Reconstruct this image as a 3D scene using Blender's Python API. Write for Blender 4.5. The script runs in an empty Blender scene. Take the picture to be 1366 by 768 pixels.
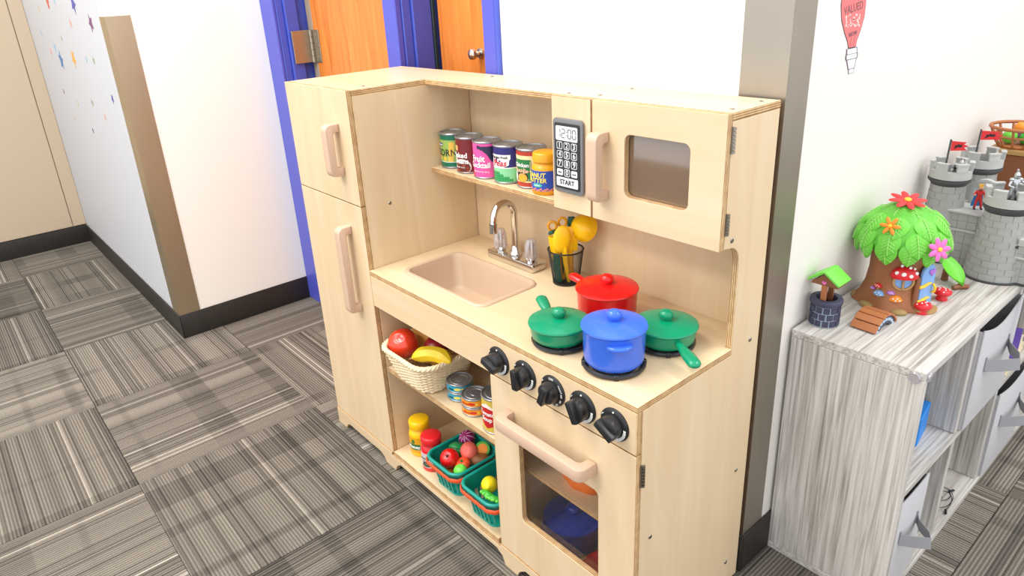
import bpy, bmesh, math, random
from mathutils import Matrix, Vector, Euler
random.seed(7)
C = bpy.context.scene.collection
PI = math.pi

# ------------------------------------------------------------------ camera
def setup_camera():
    f, cx, cy, cz = 924.6, 1.6392, -0.7005, 1.1563
    pitch, yaw, roll = -0.3817, 0.8886, -0.0580
    fw = Vector((-math.sin(yaw)*math.cos(pitch), math.cos(yaw)*math.cos(pitch), math.sin(pitch)))
    rt = fw.cross(Vector((0, 0, 1))).normalized(); up = rt.cross(fw)
    r2 = math.cos(roll)*rt + math.sin(roll)*up
    u2 = -math.sin(roll)*rt + math.cos(roll)*up
    cd = bpy.data.cameras.new('camera'); co = bpy.data.objects.new('camera', cd); C.objects.link(co)
    m = Matrix((r2, u2, -fw)).transposed().to_4x4(); m.translation = (cx, cy, cz)
    co.matrix_world = m
    cd.sensor_width = 36; cd.lens = 36*f/1366
    cd.shift_x = 17.0/1366; cd.shift_y = -34.7/1366
    cd.clip_start = 0.02
    bpy.context.scene.camera = co
setup_camera()

# ------------------------------------------------------------------ light
W = bpy.data.worlds.new('world'); bpy.context.scene.world = W; W.use_nodes = True
W.node_tree.nodes['Background'].inputs[0].default_value = (0.955, 0.985, 1.03, 1)
W.node_tree.nodes['Background'].inputs[1].default_value = 0.92
def area(name, loc, size, power, col=(1, 0.965, 0.91), target=None):
    l = bpy.data.lights.new(name, 'AREA'); l.shape = 'RECTANGLE'; l.size, l.size_y = size
    l.energy = power; l.color = col
    o = bpy.data.objects.new(name, l); C.objects.link(o); o.location = loc
    if target is not None:
        o.rotation_euler = (Vector(target)-Vector(loc)).to_track_quat('-Z', 'Y').to_euler()
    return o
area('ceiling_light_hall', (0.05, -0.60, 2.62), (1.2, 0.6), 22, (1, 0.965, 0.90))
area('ceiling_light_room', (2.3, 1.1, 2.62), (1.2, 0.6), 15, (1, 0.98, 0.95))
area('ceiling_light_front', (0.15, -2.25, 2.62), (1.2, 0.6), 30)
area('ceiling_light_passage', (-1.5, -0.9, 2.62), (1.2, 0.6), 8)
vs = bpy.context.scene.view_settings
vs.view_transform = 'Standard'; vs.look = 'None'; vs.gamma = 1; vs.use_curve_mapping = False
vs.exposure = 0.76

# ------------------------------------------------------------------ materials
def lin(c):
    c /= 255.0
    return c/12.92 if c <= 0.04045 else ((c+0.055)/1.055)**2.4
def rgb(r, g, b): return (lin(r), lin(g), lin(b), 1)
class NT:
    def __init__(s, name):
        s.m = bpy.data.materials.new(name); s.m.use_nodes = True; s.t = s.m.node_tree
        s.b = s.t.nodes['Principled BSDF']; s.out = s.t.nodes['Material Output']
    def n(s, typ, ins=None, **props):
        x = s.t.nodes.new(typ)
        for k, v in props.items(): setattr(x, k, v)
        for k, v in (ins or {}).items(): s.set(x, k, v)
        return x
    def set(s, x, k, v):
        if isinstance(v, bpy.types.NodeSocket): s.t.links.new(v, x.inputs[k])
        else: x.inputs[k].default_value = v
    def math(s, op, a, b=0.0, c=None):
        x = s.n('ShaderNodeMath', operation=op); s.set(x, 0, a); s.set(x, 1, b)
        if c is not None: s.set(x, 2, c)
        return x.outputs[0]
    def mix(s, fac, a, b, mode='MIX'):
        x = s.n('ShaderNodeMix', data_type='RGBA', blend_type=mode)
        s.set(x, 0, fac); s.set(x, 6, a); s.set(x, 7, b)
        return x.outputs[2]
    def ramp(s, fac, stops):
        x = s.n('ShaderNodeValToRGB'); e = x.color_ramp.elements
        while len(e) < len(stops): e.new(0.5)
        for i, (p, c) in enumerate(stops): e[i].position = p; e[i].color = c
        s.set(x, 0, fac); return x.outputs[0]
    def coord(s, scale=(1, 1, 1), rnd=False):
        tc = s.n('ShaderNodeTexCoord').outputs['Object']
        mp = s.n('ShaderNodeMapping'); s.set(mp, 'Vector', tc); mp.inputs['Scale'].default_value = scale
        if rnd:
            oi = s.n('ShaderNodeObjectInfo').outputs['Random']
            v = s.math('MULTIPLY', oi, 37.0)
            cb = s.n('ShaderNodeCombineXYZ'); s.set(cb, 0, v); s.set(cb, 1, v); s.set(cb, 2, v)
            s.set(mp, 'Location', cb.outputs[0])
        return mp.outputs[0]
    def noise(s, vec, scale=5, detail=3, rough=0.5, dist=0.0):
        x = s.n('ShaderNodeTexNoise'); s.set(x, 'Vector', vec); s.set(x, 'Scale', scale); s.set(x, 'Detail', detail)
        s.set(x, 'Roughness', rough); s.set(x, 'Distortion', dist); return x.outputs[0]
    def bump(s, h, strength=0.2, dist=0.002):
        x = s.n('ShaderNodeBump'); s.set(x, 'Height', h); s.set(x, 'Strength', strength); s.set(x, 'Distance', dist)
        s.t.links.new(x.outputs[0], s.b.inputs['Normal'])
    def base(s, c): s.set(s.b, 'Base Color', c)
    def p(s, **k):
        for a, v in k.items(): s.set(s.b, a.replace('_', ' '), v)
        return s

def plain(name, col, rough=0.5, metal=0.0, var=0.06, scale=30, spec=0.5, coat=0.0, bump=0.0, trans=0.0):
    t = NT(name); c = rgb(*col)
    if var > 0:
        n = t.noise(t.coord(), scale, 3)
        lo = tuple(x*(1-var) for x in c[:3])+(1,); hi = tuple(min(1, x*(1+var)) for x in c[:3])+(1,)
        t.base(t.mix(n, lo, hi))
        if bump: t.bump(n, bump, 0.001)
    else: t.base(c)
    t.p(Roughness=rough, Metallic=metal)
    t.set(t.b, 'Specular IOR Level', spec)
    if coat: t.set(t.b, 'Coat Weight', coat); t.set(t.b, 'Coat Roughness', 0.08)
    if trans: t.set(t.b, 'Transmission Weight', trans)
    return t.m

def birch(name, axis):
    t = NT(name); sc = [9, 9, 9]; sc[axis] = 0.9
    v = t.coord(tuple(sc), True)
    n1 = t.noise(v, 2.2, 4, 0.55, 0.6); n2 = t.noise(t.coord((1, 1, 1), True), 3.0, 3)
    sc2 = [160, 160, 160]; sc2[axis] = 6
    n3 = t.noise(t.coord(tuple(sc2), True), 1.0, 2)
    a = t.ramp(n1, [(0.3, rgb(216, 188, 150)), (0.55, rgb(223, 198, 161)), (0.75, rgb(229, 208, 177))])
    b = t.mix(t.math('MULTIPLY', n3, 0.16), a, rgb(200, 166, 124))
    t.base(t.mix(t.math('MULTIPLY', n2, 0.3), b, rgb(227, 199, 160)))
    t.p(Roughness=0.36); t.set(t.b, 'Specular IOR Level', 0.45)
    t.bump(n3, 0.04, 0.0005)
    return t.m
BIRCH = [birch('birch_grain_x', 0), birch('birch_grain_y', 1), birch('birch_grain_z', 2)]
def plyedge(axis):
    t = NT('ply_edge_%s' % 'xyz'[axis])
    tc = t.n('ShaderNodeTexCoord').outputs['Object']
    sp = t.n('ShaderNodeSeparateXYZ'); t.set(sp, 0, tc)
    w = t.math('SINE', t.math('MULTIPLY', sp.outputs[axis], 2*PI/0.0034))
    n = t.noise(t.coord((1, 1, 1)), 60, 2)
    k = t.math('ADD', t.math('MULTIPLY', w, 0.42), t.math('MULTIPLY', n, 0.9))
    t.base(t.ramp(k, [(0.15, rgb(150, 108, 66)), (0.5, rgb(196, 156, 106)), (0.8, rgb(224, 193, 146))]))
    t.p(Roughness=0.6)
    return t.m
PLY = [plyedge(0), plyedge(1), plyedge(2)]

def greywood(name, axis):
    t = NT(name); sc = [14, 14, 14]; sc[axis] = 0.7
    v = t.coord(tuple(sc), True)
    n1 = t.noise(v, 3.0, 5, 0.6, 1.2)
    sc2 = [120, 120, 120]; sc2[axis] = 2.5
    n2 = t.noise(t.coord(tuple(sc2), True), 1.6, 3, 0.6, 0.8)
    k = t.math('ADD', t.math('MULTIPLY', n1, 0.36), t.math('MULTIPLY', n2, 0.68))
    vo = t.n('ShaderNodeTexVoronoi', feature='F1'); sk = [5, 5, 5]; sk[axis] = 3.2
    t.set(vo, 'Vector', t.coord(tuple(sk), True)); t.set(vo, 'Scale', 1.4)
    knot = t.ramp(vo.outputs['Distance'], [(0.03, (1, 1, 1, 1)), (0.1, (0, 0, 0, 1))])
    a = t.ramp(k, [(0.33, rgb(136, 130, 122)), (0.47, rgb(181, 175, 167)), (0.56, rgb(203, 198, 191)), (0.70, rgb(221, 217, 211))])
    t.base(t.mix(t.math('MULTIPLY', knot, 0.5), a, rgb(120, 112, 104)))
    t.p(Roughness=0.55); t.set(t.b, 'Specular IOR Level', 0.35); t.bump(k, 0.15, 0.001)
    return t.m
GREY = [greywood('whitewashed_wood_x', 0), greywood('whitewashed_wood_y', 1), greywood('whitewashed_wood_z', 2)]

def carpet():
    t = NT('striped_carpet')
    tc = t.n('ShaderNodeTexCoord').outputs['Object']; sp = t.n('ShaderNodeSeparateXYZ'); t.set(sp, 0, tc)
    x, y = sp.outputs[0], sp.outputs[1]
    r = t.math('MULTIPLY', t.n('ShaderNodeObjectInfo').outputs['Random'], 53.0)
    def n1d(src, scale, off, detail=0):
        q = t.n('ShaderNodeTexNoise', noise_dimensions='1D')
        t.set(q, 'W', t.math('ADD', t.math('MULTIPLY', src, scale), t.math('ADD', r, off))); t.set(q, 'Scale', 1.0); t.set(q, 'Detail', detail)
        return q.outputs[0]
    def cell(src, scale, off):
        q = t.n('ShaderNodeTexWhiteNoise', noise_dimensions='1D')
        t.set(q, 'W', t.math('FLOOR', t.math('ADD', t.math('MULTIPLY', src, scale), t.math('ADD', r, off)))); return q.outputs[0]
    fine = t.math('SINE', t.math('MULTIPLY', y, 2*PI/0.0075))
    fine = t.math('ADD', t.math('MULTIPLY', fine, 0.5), 0.5)
    lines = cell(y, 170, 3.3)                       # narrow random rows
    bright = t.math('GREATER_THAN', lines, 0.94)
    dark = t.math('LESS_THAN', lines, 0.17)
    bands = t.ramp(n1d(x, 8.5, 9.1, 0), [(0.40, (0, 0, 0, 1)), (0.43, (1, 1, 1, 1))])
    gate = t.ramp(n1d(y, 4.5, 21.7, 0), [(0.36, (0.25, 0.25, 0.25, 1)), (0.5, (1, 1, 1, 1))])
    inten = cell(t.math('ADD', x, 0.0), 4.0, 0.5)
    patch = t.math('MULTIPLY', t.math('MULTIPLY', t.math('SUBTRACT', 1.0, bands), gate), t.math('ADD', 0.55, t.math('MULTIPLY', inten, 0.45)))
    tone = n1d(y, 16, 31.0, 1)
    speck = t.noise(tc, 420, 2, 0.7)
    hue = t.n('ShaderNodeTexWhiteNoise', noise_dimensions='1D'); t.set(hue, 'W', r)
    v = t.math('ADD', t.math('ADD', 0.23, t.math('MULTIPLY', hue.outputs[0], 0.16)), t.math('MULTIPLY', tone, 0.26))
    v = t.math('ADD', v, t.math('MULTIPLY', fine, 0.22))
    v = t.math('SUBTRACT', v, t.math('MULTIPLY', patch, 0.125))
    v = t.math('ADD', v, t.math('MULTIPLY', bright, 0.24))
    v = t.math('SUBTRACT', v, t.math('MULTIPLY', dark, 0.16))
    v = t.math('ADD', v, t.math('MULTIPLY', t.math('SUBTRACT', speck, 0.5), 0.50))
    col = t.ramp(v, [(0.05, rgb(40, 37, 35)), (0.35, rgb(82, 77, 71)), (0.62, rgb(120, 113, 103)), (0.95, rgb(186, 178, 164))])
    t.base(col); t.p(Roughness=0.95); t.set(t.b, 'Specular IOR Level', 0.1)
    t.bump(t.math('ADD', fine, speck), 0.5, 0.002)
    return t.m

def brushed(name, col, axis=2, rough=0.40):
    t = NT(name); sc = [300, 300, 300]; sc[axis] = 3
    sc2 = [3, 3, 3]
    n = t.noise(t.coord(tuple(sc)), 1.0, 2); n2 = t.noise(t.coord(tuple(sc2)), 2.0, 2)
    c = rgb(*col); t.base(t.mix(n2, tuple(x*0.85 for x in c[:3])+(1,), c))
    t.p(Metallic=1.0); t.set(t.b, 'Roughness', t.math('ADD', rough-0.08, t.math('MULTIPLY', n, 0.18)))
    t.bump(n, 0.05, 0.0004)
    return t.m
def oakdoor():
    t = NT('orange_oak_veneer')
    n = t.noise(t.coord((14, 14, 1.2), True), 2.0, 4, 0.6, 1.5); n2 = t.noise(t.coord((120, 120, 4), True), 1.5, 2)
    k = t.math('ADD', t.math('MULTIPLY', n, 0.7), t.math('MULTIPLY', n2, 0.3))
    t.base(t.ramp(k, [(0.3, rgb(196, 106, 34)), (0.5, rgb(222, 130, 50)), (0.7, rgb(232, 146, 66))]))
    t.p(Roughness=0.3); return t.m
def wallpaint(name, col):
    t = NT(name); n = t.noise(t.coord(), 220, 3); n2 = t.noise(t.coord(), 1.3, 2)
    c = rgb(*col); t.base(t.mix(n2, tuple(x*0.97 for x in c[:3])+(1,), c)); t.p(Roughness=0.6); t.bump(n, 0.06, 0.001); return t.m
def see_through(name, tint, gloss=0.12, rough=0.03, haze=None, hz=0.0):
    t = NT(name); tr = t.n('ShaderNodeBsdfTransparent', {'Color': tint}); gl = t.n('ShaderNodeBsdfGlossy', {'Color': (1, 1, 1, 1), 'Roughness': rough})
    fr = t.n('ShaderNodeFresnel', {'IOR': 1.49}); gm = t.n('ShaderNodeNewGeometry'); front = t.math('SUBTRACT', 1.0, gm.outputs['Backfacing']); mx = t.n('ShaderNodeMixShader')
    t.set(mx, 0, t.math('MULTIPLY', front, t.math('ADD', t.math('MULTIPLY', fr.outputs[0], 0.9), gloss*0.3))); body = tr.outputs[0]
    if haze:
        df = t.n('ShaderNodeBsdfDiffuse', {'Color': rgb(*haze)}); m0 = t.n('ShaderNodeMixShader'); t.set(m0, 0, hz); t.set(m0, 1, body); t.set(m0, 2, df.outputs[0]); body = m0.outputs[0]
    t.set(mx, 1, body); t.set(mx, 2, gl.outputs[0])
    t.t.links.new(mx.outputs[0], t.out.inputs[0]); return t.m
def fabric(name, col):
    t = NT(name); n = t.noise(t.coord(), 500, 2); c = rgb(*col)
    t.base(t.mix(n, tuple(x*0.9 for x in c[:3])+(1,), c)); t.p(Roughness=0.9); t.bump(n, 0.2, 0.001); return t.m

M = {}
def P_(name, *a, **k):
    M[name] = plain(name, *a, **k); return M[name]
M['carpet'] = carpet()
M['wall_cream'] = wallpaint('cream_paint', (250, 248, 238)); M['wall_white'] = wallpaint('white_paint', (236, 230, 222)); M['wall_grey'] = wallpaint('cool_white_paint', (202, 203, 207)); M['wall_beige'] = wallpaint('beige_panel', (196, 176, 150))
P_('rubber_base', (44, 40, 36), 0.5); P_('slab', (90, 85, 80), 0.9)
M['steel'] = brushed('brushed_steel', (176, 168, 156)); M['steel_warm'] = brushed('brushed_steel_warm', (204, 188, 160))
P_('blue_paint', (72, 90, 190), 0.3); P_('blue_paint_light', (82, 88, 190), 0.35)
M['oak'] = oakdoor(); P_('door_edge', (168, 150, 128), 0.5); P_('hinge_steel', (178, 168, 150), 0.35, 0.9); P_('gasket', (30, 52, 56), 0.6)
P_('satin_nickel', (200, 196, 188), 0.25, 1.0); P_('chrome', (215, 212, 208), 0.07, 1.0, 0.0)
P_('handle_plastic', (206, 174, 149), 0.42, 0, 0.03); P_('sink_plastic', (200, 172, 144), 0.42, 0, 0.03)
P_('black_plastic', (34, 34, 36), 0.30, 0, 0.05); P_('black_matte', (24, 24, 26), 0.55); P_('white_print', (235, 235, 232), 0.5)
P_('grey_plastic', (118, 118, 120), 0.4); P_('dark_face', (44, 46, 48), 0.35); P_('lcd', (232, 236, 236), 0.3); P_('ink', (24, 24, 26), 0.5)
P_('tin', (158, 158, 160), 0.34, 0.75, 0.05); P_('screw', (150, 144, 134), 0.3, 1.0)
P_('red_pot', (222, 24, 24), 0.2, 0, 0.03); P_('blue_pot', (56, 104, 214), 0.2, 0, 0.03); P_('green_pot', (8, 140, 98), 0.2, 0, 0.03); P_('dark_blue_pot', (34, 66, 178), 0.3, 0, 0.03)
P_('yellow_plastic', (250, 196, 8), 0.32, 0, 0.03); P_('amber_plastic', (228, 158, 20), 0.32); P_('dark_green_plastic', (12, 84, 66), 0.4); P_('orange_plastic', (240, 118, 24), 0.35)
P_('teal_plastic', (12, 148, 132), 0.34, 0, 0.03); P_('coral_plastic', (236, 88, 44), 0.38, 0, 0.03); P_('red_plastic', (222, 34, 40), 0.28)
M['acrylic'] = see_through('clear_acrylic', (0.90, 0.90, 0.92, 1), 0.5, 0.08, (206, 200, 204), 0.38); M['smoke'] = see_through('smoked_acrylic', (0.80, 0.72, 0.64, 1), 0.35, 0.06, (150, 122, 96), 0.5); M['pane'] = see_through('oven_acrylic', (0.95, 0.93, 0.91, 1), 0.1, 0.05)
P_('wicker', (236, 214, 176), 0.6, 0, 0.12, 80); P_('tomato', (232, 62, 34), 0.25, 0, 0.12, 12, coat=0.4); P_('banana', (236, 200, 40), 0.4, 0, 0.1, 14); P_('pomegranate', (150, 26, 34), 0.35, 0, 0.2, 12); P_('card', (218, 168, 84), 0.7)
P_('peach', (240, 110, 96), 0.5, 0, 0.12, 10); P_('onion', (138, 24, 92), 0.35); P_('onion_stripe', (226, 170, 208), 0.4); P_('melon', (28, 138, 64), 0.35); P_('melon_dark', (10, 84, 40), 0.35); P_('lime', (116, 222, 82), 0.35); P_('potato', (140, 88, 48), 0.5, 0, 0.15); P_('lemon', (244, 220, 36), 0.35); P_('pea_green', (64, 176, 50), 0.35); P_('leaf_green', (40, 120, 50), 0.5); P_('pumpkin', (246, 122, 22), 0.45)
P_('toy_grey', (166, 166, 162), 0.5, 0, 0.04); P_('toy_grey_light', (184, 184, 180), 0.5, 0, 0.04); P_('toy_dark', (70, 70, 72), 0.5); P_('silver', (196, 196, 198), 0.25, 0.85); P_('flag_red', (214, 40, 44), 0.5); P_('toy_brown', (136, 84, 52), 0.5, 0, 0.08); P_('bark', (158, 100, 60), 0.5, 0, 0.12, 20, bump=0.3); P_('bark_root', (166, 138, 84), 0.5); P_('canopy', (96, 186, 52), 0.45, 0, 0.08); P_('leaf', (108, 200, 60), 0.42, 0, 0.06); P_('leaf_vein', (168, 226, 120), 0.45)
P_('pink', (232, 112, 184), 0.45); P_('violet', (184, 112, 208), 0.45); P_('flower_yellow', (248, 198, 50), 0.45); P_('flower_orange', (246, 144, 36), 0.45); P_('flower_red', (224, 48, 48), 0.45); P_('cap_red', (218, 30, 40), 0.4); P_('dot', (240, 238, 234), 0.5); P_('toy_sky', (128, 172, 226), 0.45); P_('tan', (178, 140, 84), 0.5); P_('navy_brick', (62, 62, 84), 0.55); P_('mortar', (178, 196, 212), 0.6); P_('bridge_brown', (176, 108, 64), 0.5); P_('roof_green', (116, 206, 72), 0.45); P_('slide_green', (112, 204, 60), 0.4)
P_('skin', (226, 170, 134), 0.5); P_('king_red', (206, 44, 40), 0.5); P_('king_blue', (56, 128, 196), 0.5); P_('gold', (244, 190, 60), 0.4); P_('boot', (70, 48, 40), 0.5)
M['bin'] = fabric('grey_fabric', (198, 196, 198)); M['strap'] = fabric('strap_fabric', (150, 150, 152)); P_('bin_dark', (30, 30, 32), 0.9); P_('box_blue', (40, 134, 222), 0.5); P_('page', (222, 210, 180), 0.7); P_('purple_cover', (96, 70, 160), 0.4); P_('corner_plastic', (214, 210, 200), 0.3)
P_('sticker_red', (240, 116, 116), 0.5, 0, 0.02); P_('sticker_line', (104, 84, 92), 0.6); P_('sticker_white', (228, 228, 232), 0.5, 0, 0.02); P_('sticker_shine', (250, 214, 208), 0.5, 0, 0.02)
def burner_glow(): pass

# ------------------------------------------------------------------ geometry helpers
class MB:
    def __init__(s): s.bm = bmesh.new(); s.mi = 0
    def _done(s, before):
        for f in s.bm.faces:
            if f not in before: f.material_index = s.mi
    def add(s, verts, faces):
        vs = [s.bm.verts.new(v) for v in verts]
        for f in faces:
            try: s.bm.faces.new([vs[i] for i in f]).material_index = s.mi
            except ValueError: pass
        return s
    def box(s, x0, x1, y0, y1, z0, z1, bev=0.0, seg=2, mat=None):
        t = bmesh.new(); bmesh.ops.create_cube(t, size=1)
        for v in t.verts: v.co = Vector(((x0+x1)/2+v.co.x*(x1-x0), (y0+y1)/2+v.co.y*(y1-y0), (z0+z1)/2+v.co.z*(z1-z0)))
        if bev: bmesh.ops.bevel(t, geom=list(t.edges), offset=bev, segments=seg, profile=0.5, affect='EDGES')
        return s.merge(t, mat)
    def merge(s, t, mat=None):
        if mat is not None: bmesh.ops.transform(t, matrix=mat, verts=t.verts)
        t.verts.ensure_lookup_table(); idx = {v: i for i, v in enumerate(t.verts)}
        s.add([v.co.copy() for v in t.verts], [[idx[v] for v in f.verts] for f in t.faces]); t.free(); return s
    def lathe(s, prof, seg=32, c=(0, 0, 0), mat=None, a0=0, a1=2*PI, sx=1, sy=1):
        full = abs(a1-a0-2*PI) < 1e-6; n = seg if full else seg+1
        verts = []; faces = []
        for (r, z) in prof:
            for i in range(n):
                a = a0+(a1-a0)*i/seg; verts.append(Vector((c[0]+r*math.cos(a)*sx, c[1]+r*math.sin(a)*sy, c[2]+z)))
        for j in range(len(prof)-1):
            for i in range(seg):
                i2 = (i+1) % n; q = [j*n+i, j*n+i2, (j+1)*n+i2, (j+1)*n+i]
                faces.append(q)
        if full and prof[0][0] > 1e-6: faces.append(list(range(n))[::-1])
        if full and prof[-1][0] > 1e-6: faces.append([(len(prof)-1)*n+i for i in range(n)])
        if mat is not None: verts = [mat @ v for v in verts]
        s.add(verts, faces); return s
    def cyl(s, p0, p1, r0, r1=None, seg=16):
        r1 = r0 if r1 is None else r1; p0 = Vector(p0); p1 = Vector(p1); d = p1-p0
        m = Matrix.Translation(p0) @ d.to_track_quat('Z', 'Y').to_matrix().to_4x4()
        return s.lathe([(r0, 0), (r1, d.length)], seg, mat=m)
    def tube(s, pts, r, seg=10, closed=False, flat=None):
        pts = [Vector(p) for p in pts]; n = len(pts); verts = []; faces = []
        t0 = None; up = None
        for i, p in enumerate(pts):
            if closed: t = (pts[(i+1) % n]-pts[i-1]).normalized()
            else: t = (pts[min(i+1, n-1)]-pts[max(i-1, 0)]).normalized()
            if up is None:
                up = Vector((0, 0, 1)) if abs(t.z) < 0.9 else Vector((0, 1, 0))
            up = (up-t*up.dot(t)).normalized(); sd = t.cross(up)
            rr = r[i] if isinstance(r, (list, tuple)) else r
            ra, rb = (rr, rr) if flat is None else (rr*flat[0], rr*flat[1])
            for k in range(seg):
                a = 2*PI*k/seg; verts.append(p+sd*ra*math.cos(a)+up*rb*math.sin(a))
        m = n if closed else n-1
        for i in range(m):
            for k in range(seg):
                a = i*seg+k; b = i*seg+(k+1) % seg; c2 = ((i+1) % n)*seg
                faces.append([a, b, c2+(k+1) % seg, c2+k])
        if not closed: faces.append(list(range(seg))[::-1]); faces.append([(n-1)*seg+k for k in range(seg)])
        s.add(verts, faces); return s
    def ball(s, c, r, seg=20, ring=12, mat=None):
        if not isinstance(r, (tuple, list)): r = (r, r, r)
        t = bmesh.new(); bmesh.ops.create_uvsphere(t, u_segments=seg, v_segments=ring, radius=1)
        m = Matrix.Translation(c) @ (mat or Matrix()) @ Matrix.Diagonal((r[0], r[1], r[2], 1))
        return s.merge(t, m)
    def curve(s, outlines, depth, mat=None, bevel=0.0, mi_side=None, res=8):
        """filled 2D outlines (first outer, others holes) extruded to +-depth/2 along local z"""
        cu = bpy.data.curves.new('tmp', 'CURVE'); cu.dimensions = '2D'; cu.fill_mode = 'BOTH'
        cu.extrude = max(depth/2-bevel, 0); cu.bevel_depth = bevel; cu.offset = -bevel; cu.bevel_resolution = 1
        for o in outlines:
            sp = cu.splines.new('POLY'); sp.points.add(len(o)-1); sp.use_cyclic_u = True
            for p, q in zip(sp.points, o): p.co = (q[0], q[1], 0, 1)
        return s._fromcurve(cu, mat)
    def _fromcurve(s, cu, mat):
        ob = bpy.data.objects.new('tmp', cu); C.objects.link(ob)
        me = bpy.data.meshes.new_from_object(ob)
        bpy.data.objects.remove(ob); bpy.data.curves.remove(cu)
        t = bmesh.new(); t.from_mesh(me); bpy.data.meshes.remove(me)
        bmesh.ops.remove_doubles(t, verts=t.verts, dist=1e-6)
        return s.merge(t, mat)
    def text(s, txt, size, depth=0.0006, mat=None, bend=None, bold=0.0, shear=0.0, sx=1.0, spacing=1.0, lo=3):
        cu = bpy.data.curves.new('tmp', 'FONT'); cu.body = txt; cu.size = size; cu.align_x = 'CENTER'; cu.align_y = 'CENTER'
        cu.extrude = depth/2; cu.offset = bold*size; cu.shear = shear; cu.resolution_u = lo; cu.space_character = spacing
        ob = bpy.data.objects.new('tmp', cu); C.objects.link(ob)
        me = bpy.data.meshes.new_from_object(ob); bpy.data.objects.remove(ob); bpy.data.curves.remove(cu)
        t = bmesh.new(); t.from_mesh(me); bpy.data.meshes.remove(me)
        for v in t.verts: v.co.x *= sx
        if bend: bendmesh(t, *bend)
        return s.merge(t, mat)
    def build(s, name, mats, parent=None, smooth=35, loc=None, recalc=True):
        if recalc: bmesh.ops.recalc_face_normals(s.bm, faces=s.bm.faces)
        me = bpy.data.meshes.new(name); s.bm.to_mesh(me); s.bm.free()
        for m in (mats if isinstance(mats, (list, tuple)) else [mats]): me.materials.append(m)
        if smooth:
            me.shade_smooth(); me.set_sharp_from_angle(angle=math.radians(smooth))
        o = bpy.data.objects.new(name, me); C.objects.link(o)
        if parent is not None: o.parent = parent
        if loc is not None: o.location = loc
        return o
def bendmesh(t, r, a0, zc, r2=None):
    """x = arc length, y = height, z = thickness -> wrapped on a vertical cylinder, centred on angle a0"""
    for v in t.verts:
        a = a0+v.co.x/r; z = zc+v.co.y; rr = r+v.co.z
        v.co = Vector((rr*math.cos(a), rr*math.sin(a), z))
def on_cyl(mb, pts, r, a0, zc, lift=0.0005, rings=4, step=0.0022):
    """a star-shaped 2D polygon laid on a vertical cylinder, finely divided so that it hugs it"""
    cx = sum(p[0] for p in pts)/len(pts); cy = sum(p[1] for p in pts)/len(pts)
    fine = []
    for i, p in enumerate(pts):
        q = pts[(i+1) % len(pts)]; k = max(1, int(math.hypot(q[0]-p[0], q[1]-p[1])/step))
        fine += [(p[0]+(q[0]-p[0])*j/k, p[1]+(q[1]-p[1])*j/k) for j in range(k)]
    big = max(abs(p[0]-cx) for p in pts); rings = 1 if big < .004 else rings
    f = lambda x, y: Vector(((r+lift)*math.cos(a0+x/r), (r+lift)*math.sin(a0+x/r), zc+y))
    n = len(fine); V = [f(cx, cy)]
    for k in range(1, rings+1): V += [f(cx+(p[0]-cx)*k/rings, cy+(p[1]-cy)*k/rings) for p in fine]
    F = [[0, 1+i, 1+(i+1) % n] for i in range(n)]
    for k in range(rings-1): F += [[1+k*n+i, 1+(k+1)*n+i, 1+(k+1)*n+(i+1) % n, 1+k*n+(i+1) % n] for i in range(n)]
    mb.add(V, F)
def disc(cx, cy, rx, ry=None, n=14):
    ry = rx if ry is None else ry
    return [(cx+rx*math.cos(2*PI*i/n), cy+ry*math.sin(2*PI*i/n)) for i in range(n)]
def rrect(x0, x1, y0, y1, r, n=6):
    o = []
    for (cx, cy, a) in ((x1-r, y1-r, 0), (x0+r, y1-r, PI/2), (x0+r, y0+r, PI), (x1-r, y0+r, 1.5*PI)):
        for i in range(n+1):
            t = a+PI/2*i/n; o.append((cx+r*math.cos(t), cy+r*math.sin(t)))
    return o
def rpoly(pts, rad, n=6):
    """polygon with rounded corners (rad: one number or one per point)"""
    o = []; N = len(pts)
    for i in range(N):
        p = Vector(pts[i]); a = Vector(pts[i-1]); b = Vector(pts[(i+1) % N]); r = rad[i] if isinstance(rad, (list, tuple)) else rad
        if r <= 0: o.append(tuple(p)); continue
        u = (a-p).normalized(); v = (b-p).normalized(); h = math.acos(max(-1, min(1, u.dot(v))))/2
        d = min(r/math.tan(h), (a-p).length*0.49, (b-p).length*0.49); 
        for k in range(n+1):
            t = k/n; o.append(tuple((p+u*d)*(1-t)**2+p*2*t*(1-t)+(p+v*d)*t*t))
    return o
# matrices that stand a 2D outline up in the world
def XZ(y): return Matrix(((1, 0, 0, 0), (0, 0, -1, y), (0, 1, 0, 0), (0, 0, 0, 1)))    # (x,z) outline, thickness along y, text reads from -y
def YZ(x): return Matrix(((0, 0, 1, x), (1, 0, 0, 0), (0, 1, 0, 0), (0, 0, 0, 1)))     # (y,z) outline, thickness along x, text reads from +x
def XY(z): return Matrix.Translation((0, 0, z))
def thing(name, label, cat, loc=(0, 0, 0), rz=0, group=None):
    o = bpy.data.objects.new(name, None); C.objects.link(o); o.location = loc; o.rotation_euler = (0, 0, rz)
    o.empty_display_size = 0.05
    return tag(o, label, cat, group)
def tag(o, label, cat, group=None):
    o['label'] = label; o['category'] = cat
    if group: o['group'] = group
    return o
def struct(o): o['kind'] = 'structure'; return o
def plank(name, x0, x1, y0, y1, z0, z1, parent, grain=None, bev=0.0012, mats=None):
    """birch plywood board: faces in grain material, edges striped"""
    d = [x1-x0, y1-y0, z1-z0]; th = d.index(min(d)); g = d.index(max(d)) if grain is None else grain
    mb = MB().box(x0, x1, y0, y1, z0, z1, bev, 1)
    for f in mb.bm.faces:
        mb_n = f.normal
    mb.bm.normal_update()
    for f in mb.bm.faces:
        f.material_index = 0 if abs(f.normal[th]) > 0.75 else 1
    return mb.build(name, mats or [BIRCH[g], PLY[th]], parent, 30)
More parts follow.
